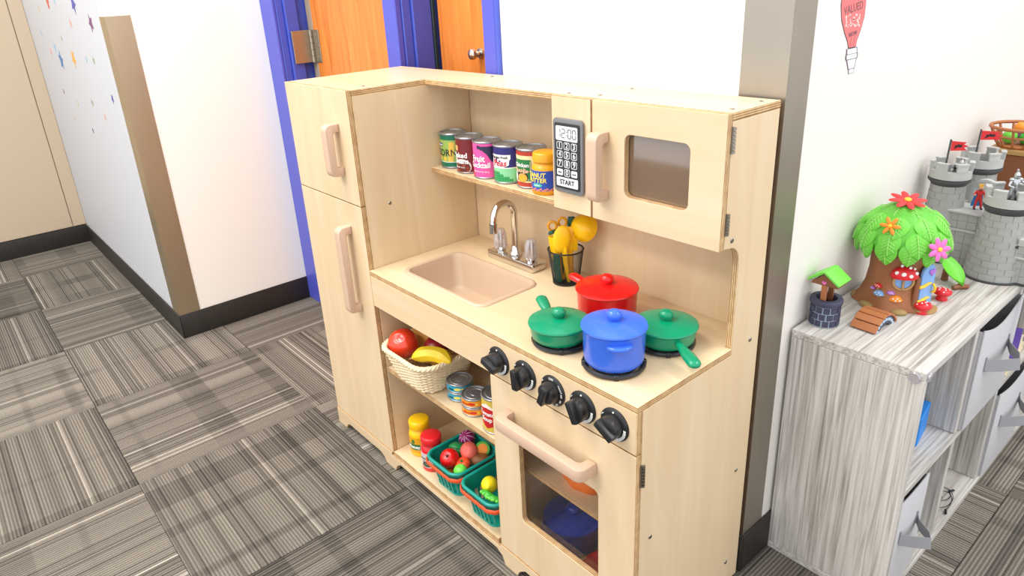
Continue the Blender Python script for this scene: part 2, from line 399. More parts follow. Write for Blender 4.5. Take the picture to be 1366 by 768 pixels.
def plate(name, outlines, depth, mat, th, g, parent, bev=0.0012, mats=None):
    mb = MB().curve(outlines, depth, mat, bev); mb.bm.normal_update()
    for f in mb.bm.faces: f.material_index = 0 if abs(f.normal[th]) > 0.75 else 1
    return mb.build(name, mats or [BIRCH[g], PLY[th]], parent, 12)
def copyof(o, parent=None, loc=None, rot=None, scale=None):
    c = o.copy(); C.objects.link(c)
    if parent is not None: c.parent = parent
    if loc is not None: c.location = loc
    if rot is not None: c.rotation_euler = rot
    if scale is not None: c.scale = scale
    return c
def copytree(o, loc=None, rz=None):
    r = o.copy(); C.objects.link(r)
    if loc is not None: r.location = loc
    if rz is not None: r.rotation_euler = (0, 0, rz)
    for ch in o.children:
        c = ch.copy(); C.objects.link(c); c.parent = r
        for g in ch.children:
            d = g.copy(); C.objects.link(d); d.parent = c
    return r

# ------------------------------------------------------------------ the setting
XR, YBK, XL, YP, XF = 1.083, 0.345, -0.895, -0.160, -2.48        # right wall, back wall, left wall, passage wall, far wall
floor = struct(MB().box(-2.9, 3.6, -2.6, 3.4, -0.06, -0.0065).build('floor', M['slab'], None, 0))
tile0 = None; nt = 0
for ix in range(-6, 7):
    for iy in range(-3, 8):
        x = 0.13+0.5*ix; y = -0.27+0.5*iy
        if y > YBK+0.25 and x < XR-0.25: continue
        if x < XL-0.3 and y > 0: continue
        if x < XF-0.35: continue
        if tile0 is None:
            o = tile0 = MB().box(-0.2494, 0.2494, -0.2494, 0.2494, -0.0062, 0.0, 0.0012, 1).build('carpet_tile', M['carpet'], floor)
        else: o = copyof(tile0, floor)
        o.location = (x, y, 0.0006*random.random()-0.0006); o.rotation_euler = (0, 0, PI/2*((ix+iy) % 2)+PI*random.randint(0, 1))
        nt += 1

def wall(name, x0, x1, y0, y1, mat, z1=2.7):
    return struct(MB().box(x0, x1, y0, y1, 0, z1).build(name, mat, None, 0))
wall('wall_left', XL-0.07, XL, YP+0.0, YBK+0.07, M['wall_cream'])
wall('wall_passage', XF, XL-0.0705, YP, YP+0.10, M['wall_grey'])
wf = wall('wall_far', XF-0.1, XF, -2.6, YP+0.1, M['wall_beige'])
# movable panels on the far wall, seam at y=-0.222
for i, (a, b) in enumerate(((-2.6, -1.43), (-1.428, -0.224), (-0.220, YP-0.001))):
    MB().box(XF+0.0005, XF+0.012, a, b, 0.096, 2.69, 0.001, 1).build('wall_panel', M['wall_beige'], wf)
wall('wall_back', 0.405, XR-0.0105, YBK, YBK+0.14, M['wall_cream'])
wall('wall_right', XR-0.01, XR, YBK, 3.4, M['wall_white'])
# the wall core above/around the doors is not in view; rear room wall closes the doorway side
wall('wall_rear', XR+0.0005, 3.6, 3.4005, 3.5, M['wall_white'])
wall('wall_behind_doors', XL-0.07, 0.405, YBK+0.152, YBK+0.20, M['wall_cream'])
def base(name, x0, x1, y0, y1, h=0.092):
    return struct(MB().box(x0, x1, y0, y1, 0, h, 0.002, 2).build(name, M['rubber_base'], None))
base('baseboard_left', XL+0.0003, XL+0.006, YP-0.006, YBK-0.0005)
base('baseboard_passage', XF+0.02, XL+0.006, YP-0.0062, YP-0.0003)
base('baseboard_far', XF+0.0003, XF+0.018, -2.6, YP-0.0065)
base('baseboard_right', XR+0.0003, XR+0.006, YBK-0.006, 3.4)
base('baseboard_back', 0.41, XR+0.006, YBK-0.0062, YBK-0.0003)
# steel corner guards
def guard(name, pts, z0, z1, mat):
    """pts: L-shaped plan outline"""
    return struct(MB().curve([pts], z1-z0, XY((z0+z1)/2)).build(name, mat, None, 25))
t_ = 0.0022
guard('trim_1', [(XL-0.075, YP-t_), (XL+t_, YP-t_), (XL+t_, YP+0.072), (XL+0.0002, YP+0.072), (XL+0.0002, YP-0.0002), (XL-0.075, YP-0.0002)], 0.0925, 1.126, M['steel_warm'])
guard('trim_2', [(XR-0.080, YBK-t_), (XR+t_, YBK-t_), (XR+t_, YBK+0.068), (XR+0.0002, YBK+0.068), (XR+0.0002, YBK-0.0002), (XR-0.080, YBK-0.0002)], 0.0925, 1.9, M['steel'])

# door frames and doors behind the kitchen
YD = YBK+0.112                                                      # face of the door leaves
def doorframe():
    z1 = 2.1
    fr = struct(MB().box(XL+0.0003, XL+0.105, YBK-0.006, YBK+0.004, 0, z1, 0.002, 1).build('trim_3', M['blue_paint_light'], None))
    fr['label'] = 'violet-blue painted metal door frame'
    def part(nm, a, m, bev=0.002): return MB().box(*a, 0, z1, bev, 1).build(nm, m, fr)
    part('jamb', (XL+0.0003, XL+0.107, YBK+0.0045, YBK+0.030), M['blue_paint'])
    part('jamb', (XL+0.0003, XL+0.120, YBK+0.0305, YBK+0.075), M['blue_paint'])
    part('door_stop', (XL+0.0003, XL+0.100, YBK+0.0755, YBK+0.150), M['blue_paint'])
    part('mullion', (-0.075, -0.012, YBK-0.006, YBK+0.012), M['blue_paint_light'])
    part('mullion', (-0.075, -0.008, YBK+0.0125, YBK+0.040), M['blue_paint'])
    part('mullion', (-0.075, 0.000, YBK+0.0405, YBK+0.100), M['blue_paint'])
    part('gasket', (-0.060, 0.004, YBK+0.1005, YBK+0.111), M['gasket'])
    part('jamb', (0.348, 0.392, YBK-0.006, YBK+0.04), M['blue_paint_light'])
    part('jamb', (0.3925, 0.4047, YBK-0.0075, YBK+0.03), M['blue_paint'])
    part('door_stop', (0.30, 0.40, YBK+0.0405, YBK+0.100), M['blue_paint'])
    part('threshold_post', (-0.075, -0.02, YBK+0.112, YBK+0.150), M['blue_paint'])
doorframe()
d1 = struct(MB().box(XL+0.148, -0.0765, YD-0.0, YD+0.035, 0.008, 2.05, 0.002, 1).build('door_1', M['oak'], None))
MB().box(XL+0.106, XL+0.1475, YD+0.001, YD+0.030, 0.008, 2.05, 0.003, 1).build('door_edge', M['door_edge'], d1)
def hinge(zc, x, y, parent):
    h = MB(); h.box(x-0.001, x+0.044, y-0.0030, y+0.0004, zc-0.055, zc+0.055, 0.001, 1)
    o = h.build('door_hinge', M['hinge_steel'], parent)
    k = MB()
    for i in range(5): k.cyl((x-0.006, y-0.007, zc-0.055+0.022*i), (x-0.006, y-0.007, zc-0.0345+0.022*i), 0.0065, seg=14)
    k.build('knuckle', M['hinge_steel'], o)
    MB().box(x-0.0175, x-0.0120, y-0.075, y-0.008, zc-0.055, zc+0.055, 0.001, 1).build('jamb_leaf', M['hinge_steel'], o)
    s = MB()
    for i in range(3):
        zz = zc-0.036+0.036*i; s.cyl((x+0.022+0.009*(i % 2), y-0.0031, zz), (x+0.022+0.009*(i % 2), y-0.0042, zz), 0.005, seg=10)
    s.build('screw_heads', M['satin_nickel'], o)
hinge(0.985, XL+0.143, YD-0.0006, d1)
d2 = struct(MB().box(0.012, 0.345, YD+0.0, YD+0.035, 0.008, 2.05, 0.002, 1).build('door_2', M['oak'], None))
kb = MB().lathe([(0.018, 0), (0.018, 0.004), (0.008, 0.006), (0.008, 0.018), (0.014, 0.024), (0.019, 0.034), (0.017, 0.044), (0.008, 0.049), (0, 0.05)], 24, mat=Matrix.Translation((0.190, YD-0.0005, .992)) @ Matrix.Scale(.75, 4) @ Matrix.Rotation(PI/2, 4, 'X')).build('door_knob', M['satin_nickel'], d2)

# ------------------------------------------------------------------ the play kitchen
K = thing('play_kitchen', 'birch plywood play kitchen with fridge, sink, microwave and oven', 'play kitchen')
H, W1, WT, D, YH, YN, HC, ZB, ZS, XO, ZO, ZM, XM, XP = .965, .301, 1.0836, .3325, .189, .2473, .5595, .050, .711, .7278, .468, .7516, .8175, .72
T = 0.012
# carcass
plank('side_panel', 0, T, T+.001, D, 0.0, H-T, K, 2)
plank('fridge_side', W1-T, W1, T+.001, D-.009, 0.045, H-T, K, 2)
plank('back_panel', T+.0005, WT-T-.0005, D-.008, D, 0.03, H-T-.0005, K, 2)
top = plate('top_board', [[(0, T+.0008), (W1, T+.0008), (W1, YH+T), (WT, YH+T), (WT, D), (0, D)]], T, XY(H-T/2), 2, 0, K)
arc = [(YN-.030+.030*math.cos(a), .720+.030*math.sin(a)) for a in [PI/2*i/8 for i in range(9)]]
sidepoly = [(T+.0008, 0), (T+.0008, HC-T-.0005), (YN, HC-T-.0005)]+arc+[(YH+T+.006, ZM+.0005), (YH+T+.0005, ZM+.001), (YH+T+.0005, H-T-.0005), (D, H-T-.0005), (D, 0)]
plate('side_panel', [sidepoly], T, YZ(WT-T/2), 0, 2, K)
plate('countertop', [[(W1+.0005, 0), (WT, 0), (WT, YN-.0005), (WT-T-.0005, YN-.0005), (WT-T-.0005, D-.0085), (W1+.0005, D-.0085)], rrect(.366, .640, .056, .206, .02)], T, XY(HC-T/2), 2, 0, K)
plank('fridge_floor', T+.0005, W1-T-.0005, T+.001, D-.0085, .038, .050, K)
plank('bottom_shelf', W1+.0005, XP-.0005, .0005, D-.0085, .043, .055, K)
plank('oven_floor', XP+.0005, WT-T-.0005, T+.001, D-.0085, .043, .055, K)
plank('divider', XP, XP+T, T+.001, D-.009, .056, HC-T-.0005, K, 2)
plank('middle_shelf', W1+.0005, XP-.0005, .013, D-.0085, .287, .299, K)
plank('oven_shelf', XP+T+.0005, WT-T-.0005, .032, D-.0085, .252, .262, K)
plank('apron', W1+.0005, WT-.001, 0, T, ZO+.002, HC-T-.0008, K)
plank('wall_shelf', W1+.0005, XP-.0005, YH+.008, D-.0085, ZM, .763, K)
plank('microwave_side', XP, XP+T, YH+T+.001, D-.0085, ZM, H-T-.0005, K, 2)
plank('microwave_floor', XP+T+.0005, WT-T-.0005, YH+T+.001, D-.0085, ZM, ZM+T, K)
plank('microwave_panel', XP, XM-.0005, YH, YH+T, ZM, H-.0005, K, 2)
# plinth with foot cut-outs
pl = [(0, 0), (.046, 0), (.052, .012), (.066, .021), (.235, .021), (.252, .014), (.262, 0), (.306, 0), (.314, .016), (.332, .030), (.715, .030), (.733, .020), (.741, 0), (.780, 0), (.788, .016), (.806, .030), (1.02, .030), (1.036, .018), (1.042, 0), (WT-.001, 0), (WT-.001, .0425), (W1, .0425), (W1, .0495), (0, .0495)]
pl = [(0, 0), (.046, 0), (.052, .012), (.066, .021), (.235, .021), (.252, .014), (.262, 0), (.306, 0), (.314, .016), (.332, .030), (.715, .030), (.733, .020), (.741, 0), (.780, 0), (.788, .016), (.806, .030), (1.02, .030), (1.036, .018), (1.042, 0), (WT-T-.002, 0), (WT-T-.002, .0495), (XP+.008, .0495), (XP+.008, .0425), (W1-.006, .0425), (W1-.006, .0495), (0, .0495)]
plate('plinth', [pl], T, XZ(-.0025+T/2), 1, 0, K)
# doors
fz = plate('freezer_door', [[(0, ZS+.0012), (W1-.001, ZS+.0012), (W1-.001, H), (0, H)]], T, XZ(T/2), 1, 2, K)
fd = plate('fridge_door', [[(0, ZB+.0005), (W1-.001, ZB+.0005), (W1-.001, ZS-.0012), (0, ZS-.0012)]], T, XZ(T/2), 1, 2, K)
od = plate('oven_door', [rpoly([(XO+.001, ZB+.0005), (WT-.001, ZB+.0005), (WT-.001, ZO-.0005), (XO+.001, ZO-.0005)], .004, 3), rrect(.803, 1.004, .160, .354, .010)], T, XZ(T/2), 1, 2, K)
md = plate('microwave_door', [rpoly([(XM+.0025, ZM), (WT, ZM), (WT, H-.0005), (XM+.0025, H-.0005)], .002, 2), rrect(.893, 1.022, .806, .913, .012)], T, XZ(YH+T/2), 1, 0, K)
MB().box(.797, 1.010, T+.0004, T+.0034, .154, .360).build('window_pane', M['pane'], od)
MB().box(.887, 1.028, YH+T+.0004, YH+T+.0034, .800, .919).build('window_pane', M['smoke'], md)
def chandle(name, L, dep, width, thick, parent, mat):
    """D-handle: outline in (along, out) plane, extruded by width"""
    ro, ri = dep*.92, dep-thick+.002
    o = rpoly([(0, 0), (0, dep), (L, dep), (L, 0), (L-thick, 0), (L-thick, dep-thick), (thick, dep-thick), (thick, 0)], [0, ro, ro, 0, 0, ri, ri, 0], 8)
    return MB().curve([o], width, mat, .003).build(name, M['handle_plastic'], parent, 40)
def vert_handle(xc, z0, z1, y, width=.025, dep=.034, parent=None):   # along z, out towards -y
    m = Matrix(((0, 0, 1, xc), (0, -1, 0, y), (1, 0, 0, z0), (0, 0, 0, 1)))
    return chandle('handle', z1-z0, dep, width, .019, parent, m)
vert_handle(.238, .776, .892, -.0004, parent=fz)
vert_handle(.231, .437, .655, -.0004, parent=fd)
vert_handle(.847, .793, .914, YH-.0004, parent=md)
m = Matrix(((1, 0, 0, .776), (0, -1, 0, -.0004), (0, 0, 1, .401), (0, 0, 0, 1)))
chandle('handle', .226, .040, .025, .019, od, m)
# hinges at the right edge
def edge_hinge(y, z0, z1, parent):
    h = MB(); n = 7
    for i in range(n):
        a = z0+(z1-z0)*i/n; h.cyl((WT+.0012, y, a), (WT+.0012, y, a+(z1-z0)/n*.72), .0032, seg=8)
    h.box(WT+.0004, WT+.0014, y-.006, y-.002, z0, z1)
    h.build('edge_hinge', M['screw'], parent)
edge_hinge(T+.004, .405, .448, K); edge_hinge(YH+T+.004, .905, .945, K); edge_hinge(YH+T+.004, .776, .812, K)
# screws
def screw(p, n):
    n = Vector(n); p = Vector(p)
    s = MB(); s.cyl(p+n*.0002, p+n*.0016, .0042, .0034, 12); s.build('screw', M['screw'], K)
for (y, z) in ((.222, .763), (.304, .556), (.296, .281), (.040, .287), (.288, .059)): screw((WT, y, z), (1, 0, 0))
for (x, y) in ((1.066, .225), (1.066, .304), (.806, .225), (.740, .214), (.806, .31), (.27, .06), (.42, .30)): screw((x, y, H), (0, 0, 1))
screw((W1, .075, .704), (1, 0, 0))
# microwave keypad
kp = MB().curve([rrect(.729, .803, .789, .926, .008)], .006, XZ(YH-.0035), .0015).build('keypad', M['grey_plastic'], K)
MB().curve([rrect(.735, .797, .797, .918, .003)], .0012, XZ(YH-.0066-.0008)).build('keypad_face', M['dark_face'], kp)
yk = YH-.0066-.0016
MB().curve([rrect(.739, .793, .887, .913, .003)], .0008, XZ(yk-.0004)).build('display', M['lcd'], kp)
def seg_digits(mb, s, x, z, w, h, y):
    t = w*.16
    sg = {'a': (0, h, w, h), 'g': (0, h/2, w, h/2), 'd': (0, 0, w, 0), 'f': (0, h/2, 0, h), 'b': (w, h/2, w, h), 'e': (0, 0, 0, h/2), 'c': (w, 0, w, h/2)}
    dd = {'1': 'bc', '2': 'abged', '0': 'abcdef'}
    for ch in s:
        if ch == ':':
            for q in (.3, .68): mb.box(x-t*.2, x+t, y-.0004, y, z+h*q-t*.6, z+h*q+t*.6)
            x += w*.5; continue
        for k in dd[ch]:
            a = sg[k]; 
            if a[1] == a[3]: mb.box(x+a[0]+t*.6, x+a[2]-t*.6, y-.0004, y, z+a[1]-t/2, z+a[1]+t/2)
            else: mb.box(x+a[0]-t/2, x+a[0]+t/2, y-.0004, y, z+a[1]+t*.6, z+a[3]-t*.6)
        x += w*1.5
dg = MB(); seg_digits(dg, '12:00', .7425, .8925, .0078, .0155, yk-.0009); dg.build('display_digits', M['ink'], kp)
def keyat(c, x, z, filled=False, wide=.0155):
    if filled:
        MB().curve([rrect(x-wide/2, x+wide/2, z-.0058, z+.0058, .002)], .0008, XZ(yk-.0004)).build('key', M['lcd'], kp)
    else:
        o = rrect(x-.0070, x+.0070, z-.0068, z+.0068, .003); i = rrect(x-.0061, x+.0061, z-.0059, z+.0059, .0024)
        mb = MB().curve([o, i], .0008, XZ(yk-.0004)); mb.text(c, .0135, .0006, XZ(yk-.0004) @ Matrix.Translation((x, z, 0)), bold=.012); mb.build('key', M['lcd'], kp)
for r in range(3):
    for c in range(3): keyat(str(r*3+c+1), .748+.018*c, .8775-.0165*r)
keyat('0', .766, .828)
keyat('', .748, .828, True, .0145); keyat('', .784, .828, True, .0145)
MB().curve([rrect(.739, .793, .8015, .8185, .002)], .0008, XZ(yk-.0004)).build('start_key', M['lcd'], kp)
tx = MB().text('START', .0125, .0006, XZ(yk-.0011) @ Matrix.Translation((.766, .8098, 0)), bold=.015)
tx.text('clear', .0048, .0006, XZ(yk-.0011) @ Matrix.Translation((.748, .828, 0))); tx.text('cook', .0048, .0006, XZ(yk-.0011) @ Matrix.Translation((.784, .828, 0)))
tx.build('key_lettering', M['ink'], kp)
# sink
def ringloft(mb, loops):
    n = len(loops[0]); V = []; F = []
    for L in loops: V += [Vector(p) for p in L]
    for j in range(len(loops)-1):
        for i in range(n): F.append([j*n+i, j*n+(i+1) % n, (j+1)*n+(i+1) % n, (j+1)*n+i])
    F.append([(len(loops)-1)*n+i for i in range(n)])
    mb.add(V, F)
def rr3(x0, x1, y0, y1, r, z): return [(p[0], p[1], z) for p in rrect(x0, x1, y0, y1, r, 6)]
sk = MB(); x0, x1, y0, y1 = .356, .650, .046, .216
ringloft(sk, [rr3(x0, x1, y0, y1, .028, HC+.0004), rr3(x0+.002, x1-.002, y0+.002, y1-.002, .027, HC+.0035), rr3(x0+.006, x1-.006, y0+.006, y1-.006, .024, HC+.0045), rr3(x0+.011, x1-.011, y0+.011, y1-.011, .021, HC+.003), rr3(x0+.014, x1-.014, y0+.014, y1-.014, .02, HC-.006), rr3(x0+.022, x1-.022, y0+.020, y1-.020, .022, HC-.072), rr3(x0+.032, x1-.032, y0+.030, y1-.030, .02, HC-.082)])
sink = sk.build('sink_basin', M['sink_plastic'], K, 50)
MB().lathe([(.012, 0), (.012, .0015), (.006, .002), (0, .001)], 20, c=(.503, .131, HC-.0819)).build('sink_drain', M['handle_plastic'], sink)
# faucet
FX, FY = .516, .262
fa = MB().curve([rrect(-.079, .079, -.022, .022, .006)], .018, Matrix.Translation((FX, FY, HC+.0095)), .002).build('faucet', M['chrome'], K)
def gooseneck():
    pts = [(FX, FY, HC+.018), (FX, FY, HC+.07), (FX, FY, HC+.118)]; R = .030
    for i in range(1, 13):
        a = PI*i/12*1.03; pts.append((FX, FY-R+R*math.cos(a), HC+.118+R*1.05*math.sin(a)))
    pts.append((FX, FY-2*R-.001, HC+.108)); return pts
sp = MB(); g = gooseneck(); sp.tube(g, .0075, 14); sp.cyl(g[-1], (g[-1][0], g[-1][1]-.001, g[-1][2]-.020), .0095, .0095, 16); sp.lathe([(.015, 0), (.015, .008), (.011, .012), (.010, .022), (.0075, .024)], 20, c=(FX, FY, HC+.0188))
sp.build('faucet_spout', M['chrome'], fa, 50)
for sx in (-.053, .053):
    kbm = MB(); n = 24; V = []; F = []
    prof = [(.0145, 0), (.0165, .004), (.0150, .030), (.0125, .042), (.009, .046), (0.0001, .0465)]
    for (r, z) in prof:
        for i in range(n):
            rr = r*(1-.09*(i % 2)) if r > .005 else r; a = 2*PI*i/n
            V.append((FX+sx+rr*math.cos(a), FY+rr*math.sin(a), HC+.024+z))
    for j in range(len(prof)-1):
        for i in range(n): F.append([j*n+i, j*n+(i+1) % n, (j+1)*n+(i+1) % n, (j+1)*n+i])
    kbm.add(V, F); ko = kbm.build('faucet_knob', M['acrylic'], fa, 20)
    st = MB().lathe([(.012, 0), (.012, .005), (.006, .006), (.006, .035), (.009, .036), (.009, .041), (0, .0415)], 16, c=(FX+sx, FY, HC+.0188)); st.build('knob_stem', M['chrome'], ko)
# oven dials
for i, (x, turn) in enumerate(((.760, 1.25), (.832, .1), (.903, -.35), (.972, .45), (1.040, 1.05))):
    z = .5085; R0 = .0285
    m = Matrix.Translation((x, -.0003, z)) @ Matrix.Rotation(PI/2, 4, 'X')
    dl = MB().lathe([(R0, 0), (R0, .0015), (R0-.003, .004), (.021, .0045), (.0, .0045)], 36, mat=m).build('dial', M['black_plastic'], K)
    g = MB().lathe([(.0195, .0046), (.0190, .014), (.0178, .0195), (.0150, .0210), (0, .0210)], 28, mat=m)
    rot = m @ Matrix.Rotation(turn, 4, 'Z')
    g.box(-.0068, .0068, -.0192, .0192, .010, .030, .0022, 2, rot)
    for q_ in (-.0033, .0033): g.box(q_-.0004, q_+.0004, -.016, .016, .0295, .0306, 0, 1, rot)
    g.build('dial_grip', M['black_plastic'], dl, 40)
    pr = MB()
    if i != 2:
        N = 8
        for k in range(N):
            a0, a1 = -2.2+1.55*k/N, -2.2+1.55*(k+.86)/N
            a0 += .75; a1 += .75; q = []
            for (rr, a) in ((.0212, a0), (.0262-.0, a0), (.0262, a1), (.0212, a1)): q.append(m @ Vector((rr*math.cos(a), -rr*math.sin(a)*-1, .0052)))
            pr.add(q, [[0, 1, 2, 3]])
        pr.cyl(m @ Vector((0, .0235, .004)), m @ Vector((0, .0235, .0052)), .0016, seg=8)
    else:
        pr.text('OFF', .0065, .0004, m @ Matrix.Translation((0, .0235, .0050)))
        for k, w_ in enumerate(('WARM', '200', '300', '400', '500')):
            a = .55-k*.52; pr.text(w_, .0048, .0004, m @ Matrix.Translation((.0237*math.cos(a), .0237*math.sin(a), .0050)) @ Matrix.Rotation(a-PI/2, 4, 'Z'))
    a = 2.5
    pr.box(-.0025, .0025, -.0006, .0006, .0046, .0052, 0, 1, m @ Matrix.Translation((-.021, .0135, 0)) @ Matrix.Rotation(.9, 4, 'Z'))
    pr.build('dial_print', M['white_print'], dl, 0)
# burners: black rings with a red plate
BUR = [(.856, .068), (.976, .070), (.856, .190), (.990, .186)]
for (x, y) in BUR:
    b = MB()
    for r in (.0495, .037): b.tube([(x+r*math.cos(2*PI*i/40), y+r*math.sin(2*PI*i/40), HC+.0055) for i in range(40)], .0038, 8, True)
    for k in range(4):
        a = PI/4+k*PI/2; b.box(.033, .0535, -.004, .004, .0005, .0095, .001, 1, Matrix.Translation((x, y, HC)) @ Matrix.Rotation(a, 4, 'Z'))
    bo = b.build('burner', M['black_plastic'], K, 40)
    MB().lathe([(.034, .0004), (.034, .003), (0, .003)], 32, c=(x, y, HC)).build('burner_plate', M['red_plastic'], bo)

# ------------------------------------------------------------------ pots on the cooker
BZ = HC+.0098
def handle_tube(mb, p0, p1, r0, r1):
    p0 = Vector(p0); p1 = Vector(p1); pts = []; rs = []
    for i in range(9):
        t = i/8; pts.append(p0.lerp(p1, t)); rs.append(r0+(r1-r0)*min(1, t*1.5))
    e = (p1-p0).normalized()
    for k in range(1, 5): pts.append(p1+e*r1*.9*math.sin(k*PI/8)); rs.append(max(.0006, r1*math.cos(k*PI/8)))
    mb.tube(pts, rs, 12, flat=(1.0, .62))
def pot(name, label, x, y, r, h, mat, hdl=None, ears=None, z=BZ, cat='pot'):
    t = thing(name, label, cat, (x, y, z), 0, 'toy pots and pans')
    MB().lathe([(0, .0), (r*.86, 0), (r*.94, .004), (r*.97, .012), (r, h-.003), (r+.001, h), (r-.0018, h), (r*.95, .012), (r*.9, .005), (0, .005)], 44).build('pot_body', mat, t, 40)
    if hdl:
        a, L, dz = hdl; m = MB(); d = Vector((math.cos(a), math.sin(a), 0))
        handle_tube(m, d*(r-.002)+Vector((0, 0, h-.008)), d*(r+L)+Vector((0, 0, h-.008+dz)), .0055, .0115); m.build('handle', mat, t, 60)
    for a in ears or []:
        m = MB(); o = []
        for i in range(13):
            q = -PI/2+PI*i/12; o.append((math.cos(q)*.015+r-.004, math.sin(q)*.021))
        m.curve([o+[(r-.006, .021), (r-.006, -.021)]], .008, Matrix.Rotation(a, 4, 'Z') @ Matrix.Translation((0, 0, h-.013)), .003); m.build('side_handle', mat, t, 50)
    return t
def lid(label, x, y, r, mat, z, kn=.013, name='pot_lid'):
    t = thing(name, label, 'lid', (x, y, z), 0, 'toy pot lids')
    MB().lathe([(0, .0004), (r, .0004), (r+.0015, .0025), (r+.0005, .005), (r*.8, .0088), (r*.45, .0115), (0, .0125)], 44).build('lid_disc', mat, t, 40)
    k = MB().lathe([(kn*.72, .010), (kn*.70, .0135), (kn*.92, .0165), (kn, .0205), (kn*.93, .0245), (kn*.68, .0278), (kn*.35, .0294), (0, .0298)], 28); k.build('lid_knob', mat, t, 60)
    return t
def look(ax, ay, bx, by): return math.atan2(by-ay, bx-ax)
pot('cooking_pot', 'deep blue plastic pot with two side handles on the front right burner', .976, .070, .0515, .062, M['blue_pot'], ears=[-1.02+.35, -1.02+.35+PI])
lid('blue plastic lid with round knob on the deep blue pot', .976, .070, .053, M['blue_pot'], BZ+.0622)
pot('frying_pan', 'shallow green pan at the front left burner, handle pointing to the back wall', .853, .066, .0525, .026, M['green_pot'], (look(.853, .066, .768, .120)+.12, .047, .010), cat='pan')
lid('green lid on the shallow pan beside the sink', .853, .066, .054, M['green_pot'], BZ+.0262)
pot('frying_pan', 'shallow green pan at the back right, handle over the counter corner', .992, .186, .0525, .026, M['green_pot'], (look(.992, .186, 1.093, .128), .060, -.004), cat='pan')
lid('green lid on the pan nearest the right side panel', .992, .186, .054, M['green_pot'], BZ+.0262)
pot('saucepan', 'red plastic saucepan at the back left burner behind the blue pot', .853, .192, .0560, .050, M['red_pot'], (look(.853, .192, .757, .200), .036, .004), cat='pan')
lid('red plastic lid with round knob on the red saucepan', .853, .192, .0575, M['red_pot'], BZ+.0502)

# ------------------------------------------------------------------ mesh cup with utensils
CX, CY = .677, .262
cup = thing('utensil_cup', 'black wire mesh cup of yellow utensils behind the red saucepan', 'cup', (CX, CY, HC+.0002))
RB, RT, CH = .0275, .0370, .074
def rc(z): return RB+(RT-RB)*z/CH
g = MB(); n, mrow = 46, 30; V = []; F = []
for j in range(mrow+1):
    z = .003+(CH-.006)*j/mrow
    for i in range(n): a = 2*PI*(i+.5*(j % 2))/n; V.append((rc(z)*math.cos(a), rc(z)*math.sin(a), z))
for j in range(0, mrow-1):
    for i in range(n):
        o = (j % 2)
        if j+2 <= mrow: F.append([j*n+i, (j+1)*n+(i+o) % n, (j+2)*n+i, (j+1)*n+(i-1+o) % n])
g.add(V, F); mesh = g.build('wire_mesh', M['black_matte'], cup, 0, recalc=False)
wm = mesh.modifiers.new('wires', 'WIREFRAME'); wm.thickness = .0008; wm.use_even_offset = False; wm.use_boundary = True; wm.use_replace = True
mesh['kind'] = 'stuff'
def ring(R, z, r, n=36): return [(R*math.cos(2*PI*i/n), R*math.sin(2*PI*i/n), z) for i in range(n)]
MB().tube(ring(RT, CH, 0), .0019, 8, True).build('cup_rim', M['black_matte'], cup)
MB().lathe([(0, 0), (RB+.0012, 0), (RB+.0014, .0045), (RB-.001, .0045), (RB-.002, .0015), (0, .0015)], 32).build('cup_base', M['black_matte'], cup)
def utensil(name, label, pts, rs, mat, flat=(1, .5), cat='utensil', extra=None):
    t = thing(name, label, cat, (CX, CY, HC+.003), 0, 'utensils in the mesh cup')
    MB().tube(pts, rs, 10, flat=flat).build('stem', mat, t, 60)
    if extra: extra(t)
    return t
VD = Vector((.77, -.63, 0)); SD = Vector((.63, .77, 0))     # towards the viewer, to the viewer's right
def bowlhead(c, r, mat, mrot):
    def f(t):
        m = MB(); m.lathe([(0, -r*.95), (r*.5, -r*.84), (r*.84, -r*.5), (r, 0), (r-.0015, 0), (r*.82, -r*.48), (r*.48, -r*.8), (0, -r*.9)], 28, mat=Matrix.Translation(c) @ mrot); m.build('ladle_bowl', mat, t, 60)
    return f
def pt(s, v, z): return SD*s+VD*v+Vector((0, 0, z))
utensil('toy_ladle', 'yellow plastic ladle with a big round bowl leaning right in the cup', [pt(-.006, -.004, .001), pt(.010, -.006, .055), pt(.022, -.008, .098), pt(.028, -.006, .115)], [.004, .005, .005, .004], M['yellow_plastic'],
        extra=bowlhead(pt(.041, -.002, .115), .030, M['yellow_plastic'], (SD*.55-VD*.62-Vector((0, 0, .35))).to_track_quat('Z', 'Y').to_matrix().to_4x4()))
def blade(c, w, h, th, mat, name, tilt=0.0):
    def f(t):
        m = MB(); m.ball(c, (w, th, h), 18, 12, Matrix.Rotation(.885, 4, 'Z') @ Matrix.Rotation(tilt, 4, 'Y')); m.build(name, mat, t, 60)
    return f
utensil('toy_spoon', 'yellow plastic spoon standing at the front of the mesh cup', [pt(.004, .010, .001), pt(-.003, .018, .05), pt(-.006, .021, .085)], [.005, .007, .008], M['yellow_plastic'], extra=blade(pt(-.010, .021, .101), .0185, .030, .006, M['yellow_plastic'], 'spoon_head', .12))
utensil('toy_spatula', 'yellow plastic spatula upright in the middle of the mesh cup', [pt(.008, .0, .001), pt(.008, .006, .06), pt(.010, .006, .090)], [.005, .006, .007], M['yellow_plastic'], extra=lambda t: MB().box(-.0125, .0125, -.003, .003, .068, .122, .0028, 2, Matrix.Translation(pt(.010, .006, 0)) @ Matrix.Rotation(.885, 4, 'Z') @ Matrix.Rotation(.03, 4, 'Y')).build('spatula_head', M['yellow_plastic'], t))
def loop(c, R, mat, name):
    def f(t):
        m = MB(); m.tube([Vector(c)+SD*R*math.cos(2*PI*i/20)+Vector((0, 0, R*1.15*math.sin(2*PI*i/20))) for i in range(20)], .0028, 8, True); m.build(name, mat, t, 60)
    return f
def both(*fs):
    def f(t):
        for q in fs: q(t)
    return f
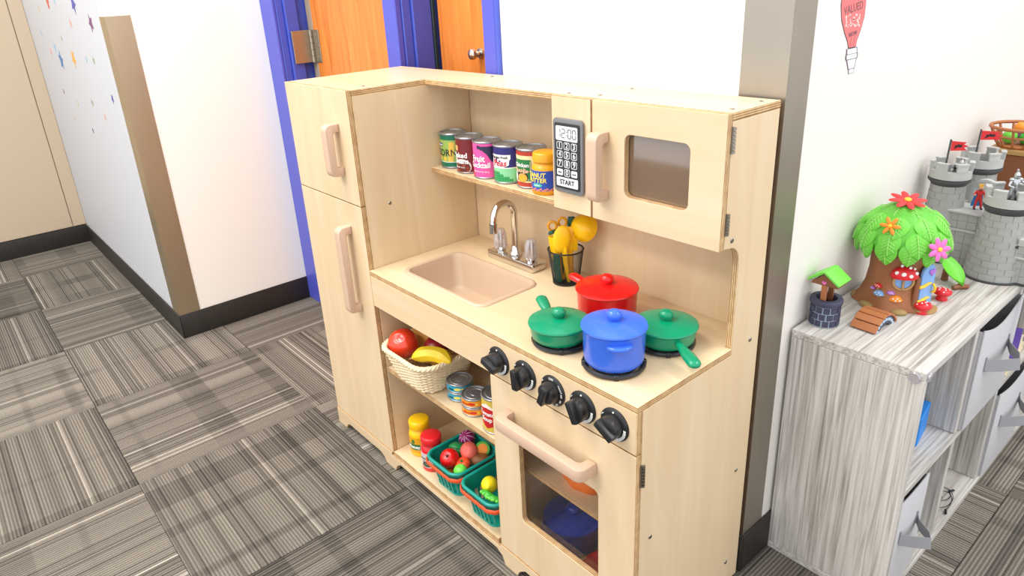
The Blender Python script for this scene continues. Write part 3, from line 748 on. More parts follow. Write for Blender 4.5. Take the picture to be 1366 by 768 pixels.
utensil('toy_whisk', 'yellow utensil with amber ring and green collar at the left of the cup', [pt(-.012, -.002, .001), pt(-.021, -.006, .06), pt(-.025, -.008, .098)], [.006, .012, .013], M['yellow_plastic'], (1, .7),
        extra=both(loop(pt(-.026, -.010, .120), .0085, M['amber_plastic'], 'hanging_ring'), lambda t: MB().tube([pt(-.033, -.006, .105), pt(-.026, -.001, .110), pt(-.018, -.006, .110)], .004, 8).build('green_collar', M['dark_green_plastic'], t)))
utensil('toy_peeler', 'amber and green handled utensil at the back of the mesh cup', [pt(-.004, -.014, .001), pt(-.004, -.017, .06), pt(-.003, -.018, .11)], [.006, .006, .005], M['dark_green_plastic'], (1, .6),
        extra=both(loop(pt(-.004, -.019, .124), .0085, M['amber_plastic'], 'hanging_ring')))
utensil('toy_turner', 'dark green utensil with a flat tip at the left inside the mesh cup', [pt(-.016, .008, .002), pt(-.020, .010, .03), pt(-.021, .010, .064)], [.009, .011, .010], M['dark_green_plastic'], (1, .4))
utensil('toy_fork', 'green tipped yellow utensil behind the spatula in the cup', [pt(.014, -.012, .001), pt(.012, -.016, .07), pt(.008, -.018, .112)], [.005, .006, .006], M['yellow_plastic'], (1, .6), extra=lambda t: MB().box(-.0075, .0075, -.002, .002, .105, .136, .002, 2, Matrix.Translation(pt(.008, -.018, 0)) @ Matrix.Rotation(.885, 4, 'Z') @ Matrix.Rotation(.05, 4, 'Y')).build('green_tip', M['dark_green_plastic'], t))

# ------------------------------------------------------------------ tins on the wall shelf
def mk(n, c): 
    if n not in M: P_(n, c, 0.38, 0, 0.02)
    return M[n]
def can(name, label, x, y, z, r, h, rz, bands, group, texts=(), discs=(), cat='can', ridge=True):
    """bands: (z0,z1,material) in fractions of the label; texts: (text,size,dx,dz,mat,kwargs); angle 0 faces -y turned by rz"""
    t = thing(name, label, cat, (x, y, z), rz, group)
    MB().lathe([(0, .0), (r-.002, 0), (r, .0012), (r, .003), (r-.0012, .004), (r-.0012, h-.004), (r, h-.003), (r, h-.0012), (r-.001, h), (r-.003, h), (r-.0035, h-.0022), (r*.72, h-.0022), (r*.68, h-.0012), (r*.6, h-.0012), (r*.56, h-.0022), (r*.3, h-.0022), (r*.26, h-.0014), (0, h-.0014)], 40).build('tin_body', M['tin'], t, 30)
    z0, z1 = .0042, h-.0042; L = z1-z0; rl = r-.0009
    for i, (a, b, m) in enumerate(bands):
        MB().lathe([(rl-.0004, z0+L*a), (rl, z0+L*a+.0001), (rl, z0+L*b-.0001), (rl-.0004, z0+L*b)], 40).build('paper_label', m, t, 30)
    for k, (pts, m, lift) in enumerate(discs):
        mb = MB()
        for q in pts: on_cyl(mb, q, rl, -PI/2, z0, lift)
        o = mb.build('label_picture', m, t, 60)
        if len(pts) > 1: o['kind'] = 'stuff'
    for (s, size, dx, dz, m, kw) in texts:
        mb = MB(); mb.text(s, size, .0005, None, (rl+.0010, -PI/2+dx/rl, z0+dz), lo=2, **kw); mb.build('label_lettering', m, t, 0)
    return t
white, dark = mk('label_white', (244, 242, 236)), mk('label_dark', (40, 34, 40))
gS = 'tins on the wall shelf'; SZ = .7633; CR, CHh = .0325, .0810
corn_g, corn_y, corn_l = mk('corn_green', (10, 104, 76)), mk('corn_yellow', (226, 186, 74)), mk('corn_leaf', (150, 178, 86))
rnd = random.Random(3)
can('tin_can', 'green and yellow corn tin at the left end of the wall shelf', .335, .243, SZ, CR, CHh, .05, [(0, .14, corn_g), (.14, .16, white), (.16, .85, corn_l), (.85, 1, corn_g)], gS,
    [('CORN', .023, .004, .032, dark, dict(spacing=1.05, sx=.9)), ('sweet', .007, -.010, .051, white, {})],
    [([[(-.040, .012), (-.026, .012), (-.022, .057), (-.038, .057)], [(.012, .012), (.024, .012), (.030, .057), (.016, .057)]], corn_y, .0002), ([rrect(-.018, -.002, .047, .055, .002, 2)], mk('label_blue', (60, 62, 150)), .0003), ([disc(-.012, .020, .006), disc(.004, .018, .005)], corn_y, .0004)])
bean = mk('bean_maroon', (112, 24, 30)); beanb = mk('bean_brown', (150, 62, 34))
can('tin_can', 'maroon baked beans tin between the corn and fruit cocktail tins', .403, .237, SZ, CR, CHh, .12, [(0, 1, bean)], gS,
    [('Baked', .0165, -.001, .037, white, dict(bold=.02)), ('Beans', .0165, .002, .024, white, dict(bold=.02)), ('NET WT 16 OZ', .0042, -.002, .010, white, {})],
    [([disc(.004, .012, .023, .017, 20)], mk('bowl_rim', (214, 208, 198)), .0001), ([disc(.004, .010, .020, .015, 20)], mk('bean_sauce', (98, 34, 22)), .0003), ([disc(.004+.014*math.cos(k*1.3), .009+.007*math.sin(k*2.1), .003, .0022, 8) for k in range(9)], beanb, .0006), ([rrect(-.018, -.006, .047, .059, .002, 2)], mk('bean_badge', (240, 176, 110)), .0003)])
pinkl = mk('cocktail_pink', (238, 84, 158)); navy = mk('cocktail_navy', (46, 40, 70))
can('tin_can', 'bright pink fruit cocktail tin, third from left on the wall shelf', .471, .233, SZ, CR, CHh, .20, [(0, 1, pinkl)], gS,
    [('Fruit', .0185, -.002, .040, white, dict(bold=.025)), ('Cocktail', .0165, .000, .026, white, dict(bold=.025)), ('NET WT 15 OZ (425 g)', .0040, .004, .012, white, {})],
    [([[(.000, .0675), (.008, .060), (.020, .050), (.030, .034), (.046, .034), (.046, .0675)]], navy, .0002), ([disc(.001+.0063*k, .0655-.0022*k, .0045, None, 9) for k in range(6)], navy, .0004), ([[(-.030, .0), (-.014, .0), (-.018, .009), (-.026, .014), (-.032, .010)]], mk('strawberry', (226, 40, 48)), .0003), ([disc(-.041+.004*k, .012+.008*(k % 2), .003, None, 8) for k in range(4)], mk('cherry_dot', (196, 30, 60)), .0005)])
pnav, pgr, pea = mk('pea_navy', (38, 34, 110)), mk('pea_pale', (136, 206, 150)), mk('pea_dark', (26, 140, 74))
can('tin_can', 'blue topped garden peas tin with red script on the wall shelf', .537, .236, SZ, CR, CHh, .18, [(0, .40, pgr), (.40, .43, white), (.43, 1, pnav)], gS,
    [('Peas', .019, .000, .040, mk('pea_red', (214, 30, 54)), dict(shear=.25, bold=.012)), ('Garden Fresh', .0072, .001, .0525, dark, dict(bold=.01))],
    [([[(-.030, .033), (.010, .031), (.022, .036), (.023, .046), (.026, .049), (.026, .058), (-.030, .058)]], white, .0002), ([disc(-.030+.0052*k+.002*(j % 2), .004+.0050*j, .0033, None, 9) for j in range(4) for k in range(12-2*j)], pea, .0003), ([disc(-.0308+.0052*k+.002*(j % 2), .0048+.0050*j, .0012, None, 6) for j in range(4) for k in range(12-2*j)], mk('pea_light', (96, 196, 120)), .0006)])
nr, ng, nc = mk('noodle_red', (176, 56, 34)), mk('noodle_green', (34, 116, 56)), mk('noodle_cream', (232, 216, 160))
can('tin_can', 'red banded green chicken noodle tin beside the peanut butter jar', .6025, .243, SZ, CR, CHh, .10, [(0, .12, nr), (.12, .14, nc), (.14, .86, nc), (.86, .88, nc), (.88, 1, nr)], gS,
    [('Chicken', .0115, -.001, .0445, white, dict(bold=.02)), ('Noodle', .0115, -.002, .033, mk('noodle_pink', (246, 190, 160)), dict(bold=.02))],
    [([rrect(-.028, .022, .012, .056, .003, 3)], ng, .0001), ([disc(.0, .020, .015, .011, 18)], dark, .0003), ([disc(.001, .0185, .012, .009, 16)], mk('broth', (222, 168, 52)), .0005), ([[(-.008, .021), (.018, .032), (.018, .034), (-.008, .024)]], mk('spoon_wood', (206, 160, 110)), .0008), ([disc(-.020, .020, .007, .010)], white, .0004)])
# peanut butter jar
def jar(name, label, x, y, z, r, h, rz, body, band, bz, texts, discs, group, lidmat=None, rl=None):
    t = thing(name, label, 'jar', (x, y, z), rz, group)
    k = h
    MB().lathe([(0, 0), (r*.92, 0), (r, .003), (r, k*.60), (r*.96, k*.66), (r*.80, k*.73), (r*.74, k*.755), (r*.74, k*.77), (0, k*.77)], 36).build('jar_body', body, t, 40)
    R2 = rl or r*.90
    MB().lathe([(R2-.001, k*.772), (R2, k*.785), (R2, k*.955), (R2-.002, k*.99), (R2-.004, k), (0, k)], 40).build('jar_lid', lidmat or body, t, 40)
    if band is not None:
        MB().lathe([(r-.0002, bz[0]), (r+.0005, bz[0]), (r+.0005, bz[1]), (r-.0002, bz[1])], 36).build('paper_label', band, t, 30)
    for (pts, m, lift) in discs:
        mb = MB()
        for q in pts: on_cyl(mb, q, r+.0005, -PI/2, 0, lift)
        o = mb.build('label_picture', m, t, 60)
        if len(pts) > 1: o['kind'] = 'stuff'
    for (s, size, dx, dz, m, kw) in texts:
        mb = MB(); mb.text(s, size, .0005, None, (r+.0015, -PI/2+dx/r, dz), lo=2, **kw); mb.build('label_lettering', m, t, 0)
    return t
jar('condiment_jar', 'orange peanut butter jar with a blue label next to the microwave panel', .6620, .2255, SZ, .0285, .083, .02, M['amber_plastic'], mk('pb_blue', (42, 76, 176)), (.009, .049),
    [('PEANUT', .0125, -.001, .0405, mk('pb_yellow', (252, 226, 90)), dict(bold=.02, shear=.1)), ('BUTTER', .0125, .002, .030, M['pb_yellow'], dict(bold=.02, shear=.1)), ('creamy', .005, .004, .0205, white, {})],
    [([disc(.004, .0205, .011, .0042, 16)], mk('pb_teal', (70, 184, 168)), .0003), ([disc(-.034+.0042*k, .0095+.0018*(k % 3), .0025, None, 7) for k in range(18)], mk('peanut', (222, 130, 110)), .0003)], gS)

# ------------------------------------------------------------------ middle shelf: wicker basket with fruit, tins
MZ = .2993
wb = thing('wicker_basket', 'cream wicker basket of play fruit on the middle shelf', 'basket', (.418, .068, MZ))
def rr_pt(hx, hy, r, u):
    """point at fraction u round a rounded rectangle"""
    segs = [(2*(hx-r)), PI/2*r, 2*(hy-r), PI/2*r]*2; tot = sum(segs); s = (u % 1)*tot
    pos = [(-hx+r, -hy), (1, 0)]
    x, y, a = -hx+r, -hy, 0.0
    for i, L in enumerate(segs):
        d = (math.cos(a), math.sin(a))
        if i % 2 == 0:
            if s <= L: return (x+d[0]*s, y+d[1]*s)
            x += d[0]*L; y += d[1]*L
        else:
            cx, cy = x-d[1]*r, y+d[0]*r
            if s <= L:
                b = a+s/r; return (cx+r*math.sin(b), cy-r*math.cos(b))
            a += PI/2; x, y = cx+r*math.sin(a), cy-r*math.cos(a)
        s -= L
    return (x, y)
def bask(u, f, off=0.0):
    """f: 0 base .. 1 rim"""
    hx = .066+(.094-.066)*f; hy = .060+(.086-.060)*f; p = rr_pt(hx+off, hy+off, .032+.012*f, u); return Vector((p[0], p[1], .004+.080*f))
NS = 44
wv = MB()
for k in range(17):
    f = .02+.90*k/16; pts = []
    for i in range(NS*4):
        u = i/(NS*4); pts.append(bask(u, f, .0019*math.cos(2*PI*(i/4)/2+PI*(k % 2))))
    wv.tube(pts, .0027, 5, True)
o = wv.build('woven_wall', M['wicker'], wb, 60); o['kind'] = 'stuff'
stk = MB()
for i in range(NS): stk.tube([bask((i+.0)/NS, f, 0) for f in (0, .33, .66, .96)], .0024, 5)
o = stk.build('stakes', M['wicker'], wb, 60); o['kind'] = 'stuff'
for ph in range(3):
    rm = MB(); n = 120
    rm.tube([bask(i/n, .97, .0035*math.cos(2*PI*i/n*22+ph*2*PI/3))+Vector((0, 0, .0035*math.sin(2*PI*i/n*22+ph*2*PI/3))) for i in range(n)], .0034, 6, True); rm.build('braided_rim', M['wicker'], wb, 60)
MB().curve([rrect(-.064, .064, -.058, .058, .03)], .004, XY(.003)).build('basket_floor', M['wicker'], wb)
def fruit(name, label, loc, r, mat, group, rot=(0, 0, 0), parts=(), shape=None, cat='toy food'):
    t = thing(name, label, cat, loc, 0, group); t.rotation_euler = rot
    if shape: shape(t, mat)
    else:
        if not isinstance(r, tuple): r = (r, r, r*.9)
        m = MB().ball((0, 0, 0), r, 28, 16)
        for v in m.bm.verts:
            d = math.hypot(v.co.x, v.co.y)/max(r[0], r[1])
            if v.co.z > 0: v.co.z -= r[2]*.18*math.exp(-(d/.22)**2)
        m.build(name.replace('toy_', '')+'_flesh', mat, t, 80)
    for f in parts: f(t)
    return t
gB = 'play food in the wicker basket'
def stem(z, r=.003, h=.008, mat=None):
    return lambda t: MB().tube([(0, 0, z), (.001, 0, z+h*.6), (.003, 0, z+h)], [r, r*.8, r], 8).build('stem', mat or M['leaf_green'], t, 60)
fruit('toy_tomato', 'large orange-red tomato at the left of the wicker basket', (.363, .030, MZ+.083), (.036, .036, .033), M['tomato'], gB, (.5, .5, 0), [stem(.022, .002, .004, M['bark'])])
def banana(t, mat):
    pts = []; rs = []; n = 18
    for i in range(n):
        u = i/(n-1); a = -.62+1.24*u; pts.append((.088*math.sin(a), 0, .088*(math.cos(a)-.9))); e = min(u, 1-u); rs.append(.0185*min(1, .16+1.1*(e/.32)**.7))
    MB().tube(pts, rs, 8).build('banana_peel', mat, t, 25)
    MB().tube([pts[0], (pts[0][0]-.006, 0, pts[0][2]-.003)], [.003, .0022], 6).build('banana_tip', M['bark'], t)
fruit('toy_banana', 'yellow banana lying at the front of the wicker basket', (.474, .036, MZ+.086), 0, M['banana'], gB, (-1.05, -.10, .42), shape=banana)
fruit('toy_pomegranate', 'dark red fruit at the back of the wicker basket', (.420, .085, MZ+.074), .030, M['pomegranate'], gB, (0.3, 0, 0), [stem(.02, .005, .008, M['boot'])])
cb = thing('toy_carton', 'tan cardboard box standing behind the tomato in the wicker basket', 'box', (.368, .093, MZ+.012), .2, gB)
MB().box(-.034, .034, -.013, .013, 0, .100, .001, 1).build('carton_body', M['card'], cb); MB().box(-.0342, .0342, -.0006, .0006, .0995, .1010).build('flap_seam', M['bark_root'], cb)
gT = 'tins on the middle shelf'
teal, tuna_o, yel = mk('tuna_teal', (40, 158, 186)), mk('tuna_orange', (240, 150, 40)), mk('label_yellow', (236, 216, 90))
def tuna(label, x, y, z, mat, rz, txt, tm):
    can('tuna_tin', label, x, y, z, .0305, .0215, rz, [(0, 1, mat)], gT, [(txt, .0075, -.004, .0065, tm, dict(bold=.01))], [([disc(.012, .0065, .008, .0035, 10)], yel if mat is teal else mk('fish_red', (206, 50, 30)), .0003), ([[(.019, .0065), (.025, .0095), (.025, .0035)]], M['label_yellow'], .0004)], 'tin')
tuna('teal tuna tin underneath another beside the wicker basket', .531, .066, MZ, teal, .25, 'tuna', dark)
tuna('teal tuna tin on top of its stack beside the wicker basket', .531, .066, MZ+.0217, teal, .32, 'tuna', dark)
tuna('orange salmon tin underneath another beside the tomato soup', .600, .054, MZ, tuna_o, .35, 'salmon', mk('salmon_text', (190, 40, 20)))
tuna('orange salmon tin on top of its stack beside the tomato soup', .6005, .054, MZ+.0217, tuna_o, .25, 'salmon', M['salmon_text'])
sr, sy = mk('soup_red', (190, 26, 28)), mk('soup_olive', (206, 180, 70))
can('tin_can', 'red and olive tomato soup tin beside the oven door edge', .6810, .050, MZ, .0325, .083, .12, [(0, 1, sy)], gT,
    [('Tomato', .0125, -.001, .043, white, dict(bold=.02)), ('Soup', .0135, .0, .030, white, dict(bold=.02))],
    [([[(-.022, .014+.004), (0, .008), (.022, .018), (.022, .054), (0, .062), (-.022, .054)]], sr, .0002), ([[(-.021, .052), (0, .060), (.021, .052), (.021, .056), (0, .067), (-.021, .056)]], mk('soup_pale', (240, 226, 214)), .0003)])

# ------------------------------------------------------------------ bottom shelf: jars and two toy baskets
LZ = .0553
jar('condiment_jar', 'yellow honey jar at the far left of the bottom shelf', .350, .056, LZ, .0285, .098, .40, M['yellow_plastic'], mk('honey_amber', (226, 160, 16)), (.012, .056), [('Honey', .0125, -.002, .030, white, dict(bold=.03))],
    [([rrect(-.019, .016, .021, .038, .004, 3)], mk('honey_green', (30, 110, 50)), .0001), ([disc(-.004, .045, .005, .006)], M['leaf_green'], .0003)], 'jars on the bottom shelf', rl=.0265)
jar('condiment_jar', 'red ketchup jar between the honey jar and teal basket', .420, .043, LZ, .0275, .093, .35, M['red_plastic'], mk('jelly_band', (206, 196, 190)), (.012, .052), [('Strawberry', .0070, -.001, .038, mk('jelly_text', (60, 90, 70)), dict(bold=.01)), ('Jelly', .0105, -.001, .027, dark, dict(bold=.01))], [([disc(-.001, .018, .014, .004)], M['jelly_text'], .0003)], 'jars on the bottom shelf', rl=.026)
def toybasket(label, x, y, rz):
    t = thing('toy_basket', label, 'basket', (x, y, LZ), rz, 'teal toy shopping baskets')
    A, B, Hh = .0585, .066, .074
    def q(u, f, off=0): p = rr_pt((.80+.20*f)*A+off, (.80+.20*f)*B+off, .026, u); return Vector((p[0], p[1], Hh*f))
    n = 64
    m = MB(); V = []; F = []
    lv = [(.52, 0), (1, 0), (1, -.002), (.52, -.002)]
    loops = [[q(i/n, f, o) for i in range(n)] for f, o in lv+[lv[0]]]
    for L in loops: V += L
    for j in range(len(loops)-1):
        for i in range(n): F.append([j*n+i, j*n+(i+1) % n, (j+1)*n+(i+1) % n, (j+1)*n+i])
    m.add(V, F); m.build('basket_band', M['teal_plastic'], t, 40)
    s0 = None
    for k in range(26):
        u = (k+.5)/26; mm = MB(); w = .0062
        a, b = q(u-.007, .04), q(u+.007, .04); c, d = q(u+.007, .55), q(u-.007, .55); nrm = (b-a).cross(d-a).normalized()*-.002
        mm.add([a, b, c, d, a+nrm, b+nrm, c+nrm, d+nrm], [[0, 1, 2, 3], [7, 6, 5, 4], [0, 4, 5, 1], [1, 5, 6, 2], [2, 6, 7, 3], [3, 7, 4, 0]]); mm.build('slat', M['teal_plastic'], t, 20)
    fl = MB().curve([rrect(-.81*A, .81*A, -.81*B, .81*B, .022)], .005, XY(.0027)); fl.build('basket_floor', M['teal_plastic'], t)
    MB().tube([q(i/n, 1.0, .0015) for i in range(n)], .0042, 10, True).build('basket_rim', M['teal_plastic'], t, 60)
    hd = MB(); pts = []
    N = 60
    for i in range(N+1):
        u = -.30+.86*i/N; p = q(u, .86, .0072); e = min(i, N-i)/N; pts.append(p+Vector((0, 0, .010*max(0, 1-e*7)-.003+.0009*math.sin(i*2.1))))
    hd.tube(pts, .0040, 8, flat=(.7, 1.5)); hd.build('folded_handle', M['coral_plastic'], t, 60)
    return t
toybasket('teal toy basket with coral handle next to the red jar', .513, .068, .0)
toybasket('teal toy basket with coral handle partly behind the oven door', .649, .066, .0)
g1 = 'play food in the left teal basket'; g2 = 'play food in the right teal basket'
BZ2 = LZ
fruit('toy_tomato', 'glossy red tomato at the front left of the left teal basket', (.505, .036, BZ2+.072), (.023, .023, .022), M['red_pot'], g1, (.55, .35, 0), [stem(.017, .004, .004, M['boot'])])
fruit('toy_peach', 'pink and orange peach in the middle of the left teal basket', (.521, .082, BZ2+.077), .0215, M['peach'], g1, (.9, .3, .3))
def onion(t, mat):
    MB().ball((0, 0, 0), (.020, .020, .019), 24, 14).build('onion_skin', mat, t, 80)
    for k in range(9):
        a = 2*PI*k/9; m = MB(); m.tube([(.0203*math.cos(a)*math.cos(b), .0203*math.sin(a)*math.cos(b), .0194*math.sin(b)) for b in [-1.2+2.4*i/8 for i in range(9)]], .0010, 6); m.build('onion_stripe', M['onion_stripe'], t, 60)
fruit('toy_onion', 'purple striped onion at the back of the left teal basket', (.480, .108, BZ2+.078), 0, M['onion'], g1, (.6, .2, 0), shape=onion)
def melon(t, mat):
    MB().ball((0, 0, 0), (.023, .018, .018), 24, 14).build('melon_rind', mat, t, 80)
    for k in range(8):
        a = 2*PI*k/8; m = MB(); m.tube([(.0232*math.sin(b), .0182*math.cos(a)*math.cos(b), .0182*math.sin(a)*math.cos(b)) for b in [-1.3+2.6*i/8 for i in range(9)]], .0012, 6); m.build('melon_stripe', M['melon_dark'], t, 60)
fruit('toy_melon', 'dark green striped melon behind the tomato in the left teal basket', (.487, .072, BZ2+.068), 0, M['melon'], g1, (0, 0, .5), shape=melon)
fruit('toy_lime', 'bright green ball at the front of the left teal basket', (.549, .034, BZ2+.062), .0165, M['lime'], g1)
def pump(t, mat):
    n = 32; m = MB(); V = []; F = []; L = [(0.0005, -.012), (.010, -.0125), (.018, -.006), (.0195, 0), (.0175, .007), (.010, .012), (.0005, .0105)]
    for r, z in L:
        for i in range(n): a = 2*PI*i/n; rr = r*(1+.07*math.cos(8*a)); V.append((rr*math.cos(a), rr*math.sin(a), z))
    for j in range(len(L)-1):
        for i in range(n): F.append([j*n+i, j*n+(i+1) % n, (j+1)*n+(i+1) % n, (j+1)*n+i])
    m.add(V, F); m.build('ribbed_flesh', mat, t, 60)
fruit('toy_pumpkin', 'ribbed orange pumpkin between tomato and green ball in the basket', (.534, .052, BZ2+.062), 0, M['coral_plastic'], g1, (.3, 0, 0), [stem(.010, .003, .005)], shape=pump)
fruit('toy_potato', 'brown potato at the right side of the left teal basket', (.552, .092, BZ2+.063), (.024, .017, .015), M['potato'], g1, (0, 0, .8))
def cut(t, mat):
    MB().lathe([(0, -.014), (.012, -.012), (.0175, -.003), (.0185, .006), (.0170, .0085), (.0, .0085)], 26).build('green_rind', mat, t, 50)
    MB().lathe([(.0125, .0086), (.0125, .0094), (0, .0098)], 24).build('orange_cut_face', M['flower_orange'], t, 50)
fruit('toy_squash', 'green fruit half with an orange cut face at the basket back right', (.535, .112, BZ2+.075), 0, M['pea_green'], g1, (1.0, 0, .9), shape=cut)
def corn(t, mat): MB().ball((0, 0, 0), (.012, .012, .020), 16, 10).build('corn_cob', mat, t, 80)
fruit('toy_corn', 'orange piece low at the front left of the left teal basket', (.505, .034, BZ2+.036), 0, M['flower_orange'], g1, (1.3, 0, .6), shape=corn)
def lemon(t, mat):
    MB().lathe([(0, -.026), (.003, -.0245), (.0045, -.022), (.013, -.015), (.0185, -.004), (.0185, .004), (.013, .015), (.0045, .022), (.003, .0245), (0, .026)], 26).build('lemon_peel', mat, t, 70)
fruit('toy_lemon', 'yellow lemon at the left of the right teal basket', (.640, .046, BZ2+.070), 0, M['lemon'], g2, (1.15, .0, .75), shape=lemon)
def pod(t, mat):
    pts = [(.030*math.sin(a), 0, .05*(math.cos(a)-1)) for a in [-.9+1.8*i/12 for i in range(13)]]
    MB().tube(pts, [.0012+.0085*math.sin(PI*i/12)**.6 for i in range(13)], 10, flat=(.75, 1)).build('pod_shell', mat, t, 60)
    for k in range(5): MB().ball((-.016+.008*k, -.003, .0065-.0006*(k-2)**2), .0042, 12, 8).build('pea', M['lime'], t, 80)
fruit('toy_pea_pod', 'green pea pod in front of the lemon in the basket', (.660, .026, BZ2+.066), 0, M['pea_green'], g2, (.9, .15, .1), shape=pod)
fruit('toy_pea_pod', 'green pea pod nearest the oven door in the basket', (.676, .030, BZ2+.062), 0, M['pea_green'], g2, (.8, .2, .5), shape=pod)
fruit('toy_bun', 'brown bun behind the lemon in the right teal basket', (.672, .075, BZ2+.058), (.024, .022, .016), M['potato'], g2)

# ------------------------------------------------------------------ inside the oven
def orpan():
    t = thing('toy_pan', 'orange ribbed bowl turned over on the oven shelf', 'bowl', (.893, .112, .2625), .3); t.scale = (.92, .92, .92)
    n = 40; m = MB(); V = []; F = []; L = [(.062, 0), (.066, .006), (.066, .018), (.060, .032), (.045, .040), (.0005, .042)]
    for r, z in L:
        for i in range(n): a = 2*PI*i/n; rr = r*(1+.025*math.cos(10*a)); V.append((rr*math.cos(a), rr*math.sin(a), z))
    for j in range(len(L)-1):
        for i in range(n): F.append([j*n+i, j*n+(i+1) % n, (j+1)*n+(i+1) % n, (j+1)*n+i])
    m.add(V, F); m.build('bowl_shell', M['orange_plastic'], t, 60)
    MB().lathe([(.020, .041), (.020, .046), (.016, .047), (0, .047)], 24).build('foot_ring', M['orange_plastic'], t, 40)
orpan()
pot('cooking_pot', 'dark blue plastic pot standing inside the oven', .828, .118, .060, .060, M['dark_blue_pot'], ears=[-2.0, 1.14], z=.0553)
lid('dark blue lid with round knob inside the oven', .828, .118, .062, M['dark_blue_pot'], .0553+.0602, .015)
pl_ = tag(MB().lathe([(0, .001), (.040, .001), (.062, .006), (.066, .009), (.063, .0095), (.040, .0045), (0, .004)], 40).build('toy_plate', M['red_plastic'], None, 50), 'red plastic plate at the front right of the oven floor', 'plate')
pl_.location = (.953, .098, .0553)

# ------------------------------------------------------------------ grey cube cabinet by the right wall
CX0, CX1, CY0, CZ = 1.0885, 1.320, .445, .526
PITCH, PT = .258, .016
CAB = thing('cube_cabinet', 'whitewashed wood cube cabinet with fabric bins along the right wall', 'cabinet', (0, 0, 0))
NCOL = 4; CY1 = CY0+PT+PITCH*NCOL
def gp(name, a, g): return plank(name, *a, CAB, g, .0012, [GREY[g], GREY[g]])
gp('cabinet_top', (CX0, CX1, CY0, CY1, CZ-PT, CZ), 1)
gp('cabinet_end', (CX0, CX1, CY0, CY0+PT, .0165, CZ-PT-.0004), 2)
gp('cabinet_end', (CX0, CX1, CY1-PT, CY1, .0165, CZ-PT-.0004), 2)
gp('cabinet_base', (CX0, CX1, CY0, CY1, .0003, .016), 1)
gp('cabinet_shelf', (CX0+.006, CX1-.002, CY0+PT+.0003, CY1-PT-.0003, .258, .258+PT), 1)
for k in range(1, NCOL):
    y = CY0+PITCH*k
    gp('divider', (CX0+.006, CX1-.004, y, y+PT, .2745, CZ-PT-.0004), 2)
    gp('divider', (CX0+.006, CX1-.004, y, y+PT, .0165, .2575), 2)
gp('back_panel', (CX0, CX0+.0055, CY0+PT+.0003, CY1-PT-.0003, .0165, CZ-PT-.0004), 1)
cc = MB(); cc.lathe([(.0105, 0), (.0105, .003), (.009, .0045), (0, .0045)], 20, mat=Matrix.Translation((CX1-.016, CY0-.0003, CZ-.013)) @ Matrix.Rotation(PI/2, 4, 'X'), a0=0, a1=2*PI)
cc.build('corner_fitting', M['acrylic'], CAB)
cc = MB(); cc.lathe([(.009, 0), (.009, .003), (.0065, .0045), (0, .0045)], 20, mat=Matrix.Translation((CX1+.0003, CY0+.016, CZ-.012)) @ Matrix.Rotation(PI/2, 4, 'Y'))
cc.build('corner_fitting', M['acrylic'], CAB)
def fbin(label, y0, y1, z0, z1, xf, sag=.012, strap=True):
    t = thing('fabric_bin', label, 'bin', (xf, (y0+y1)/2, z0), 0, 'grey fabric bins in the cabinet')
    w = (y1-y0)/2; h = z1-z0; dep = xf-CX0-.010
    o = [(-w, 0), (w, 0)]+[(w-2*w*i/16, h-sag*math.sin(PI*i/16)) for i in range(17)]
    MB().curve([o], .003, YZ(-.0017), .0005).build('front_panel', M['bin'], t)
    b = MB(); b.box(-dep, -.0036, -w, -w+.002, 0, h-.004); b.build('side_panel', M['bin'], t)
    b = MB(); b.box(-dep, -.0036, w-.002, w, 0, h-.004); b.build('side_panel', M['bin'], t)
    MB().box(-dep, -dep+.002, -w+.0025, w-.0025, 0, h-.004).build('back_panel', M['bin'], t)
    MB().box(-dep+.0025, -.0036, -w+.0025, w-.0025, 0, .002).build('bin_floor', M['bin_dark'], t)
    if strap:
        m = MB(); hw = .0125; L = w*.60; zc = h*.60; path = [(-L, 0.0006), (-L*.95, .001), (-L*.5, .020), (-.0, .041), (L*.35, .034), (L*.8, .008), (L, .0012), (L, .0006)]
        V = []; F = []
        for i, (yy, xx) in enumerate(path):
            tw = .2*math.sin(PI*i/7)
            for sgn in (-1, 1): V.append((xx-.010*tw*sgn, yy, zc+sgn*hw+.010*tw-.03*math.sin(PI*i/7)*.5)); 
        n = len(path)
        V2 = [Vector(v)+Vector((.0016, 0, 0)) for v in V]; V = V+V2; q = 2*n
        for i in range(n-1): F += [[2*i, 2*i+1, 2*i+3, 2*i+2], [q+2*i, q+2*i+2, q+2*i+3, q+2*i+1], [2*i, 2*i+2, q+2*i+2, q+2*i], [2*i+1, q+2*i+1, q+2*i+3, 2*i+3]]
        m.add(V, F); m.build('strap', M['strap'], t, 60)
        for sgn in (-1, 1): MB().box(.0001, .0022, sgn*L-.004*(sgn > 0)-.0, sgn*L+.004*(sgn < 0)+.0, zc-.014, zc+.014).build('strap_seam', M['strap'], t)
    return t
fbin('narrow grey fabric bin in the lowest left cell of the cabinet', CY0+PT+.003, .602, .0165, .236, CX1-.004, .004)
fbin('grey fabric bin gaping open under the cabinet top', CY0+PITCH+PT+.004, CY0+2*PITCH-.003, .2752, .500, CX1+.004, .026)
fbin('grey fabric bin in the third cell of the bottom row', CY0+2*PITCH+PT+.004, CY0+3*PITCH-.003, .0165, .240, CX1+.002, .018)
bb = thing('blue_box', 'small bright blue box inside the upper left cabinet cell', 'box', (1.222, .640, .2747), .15)
MB().box(-.055, .055, -.040, .040, 0, .062, .002, 1).build('box_body', M['box_blue'], bb)
MB().text('≡', .03, .0006, XZ(-.0404) @ Matrix.Translation((.03, .035, 0))).build('box_mark', mk('box_mark', (24, 60, 120)), bb)
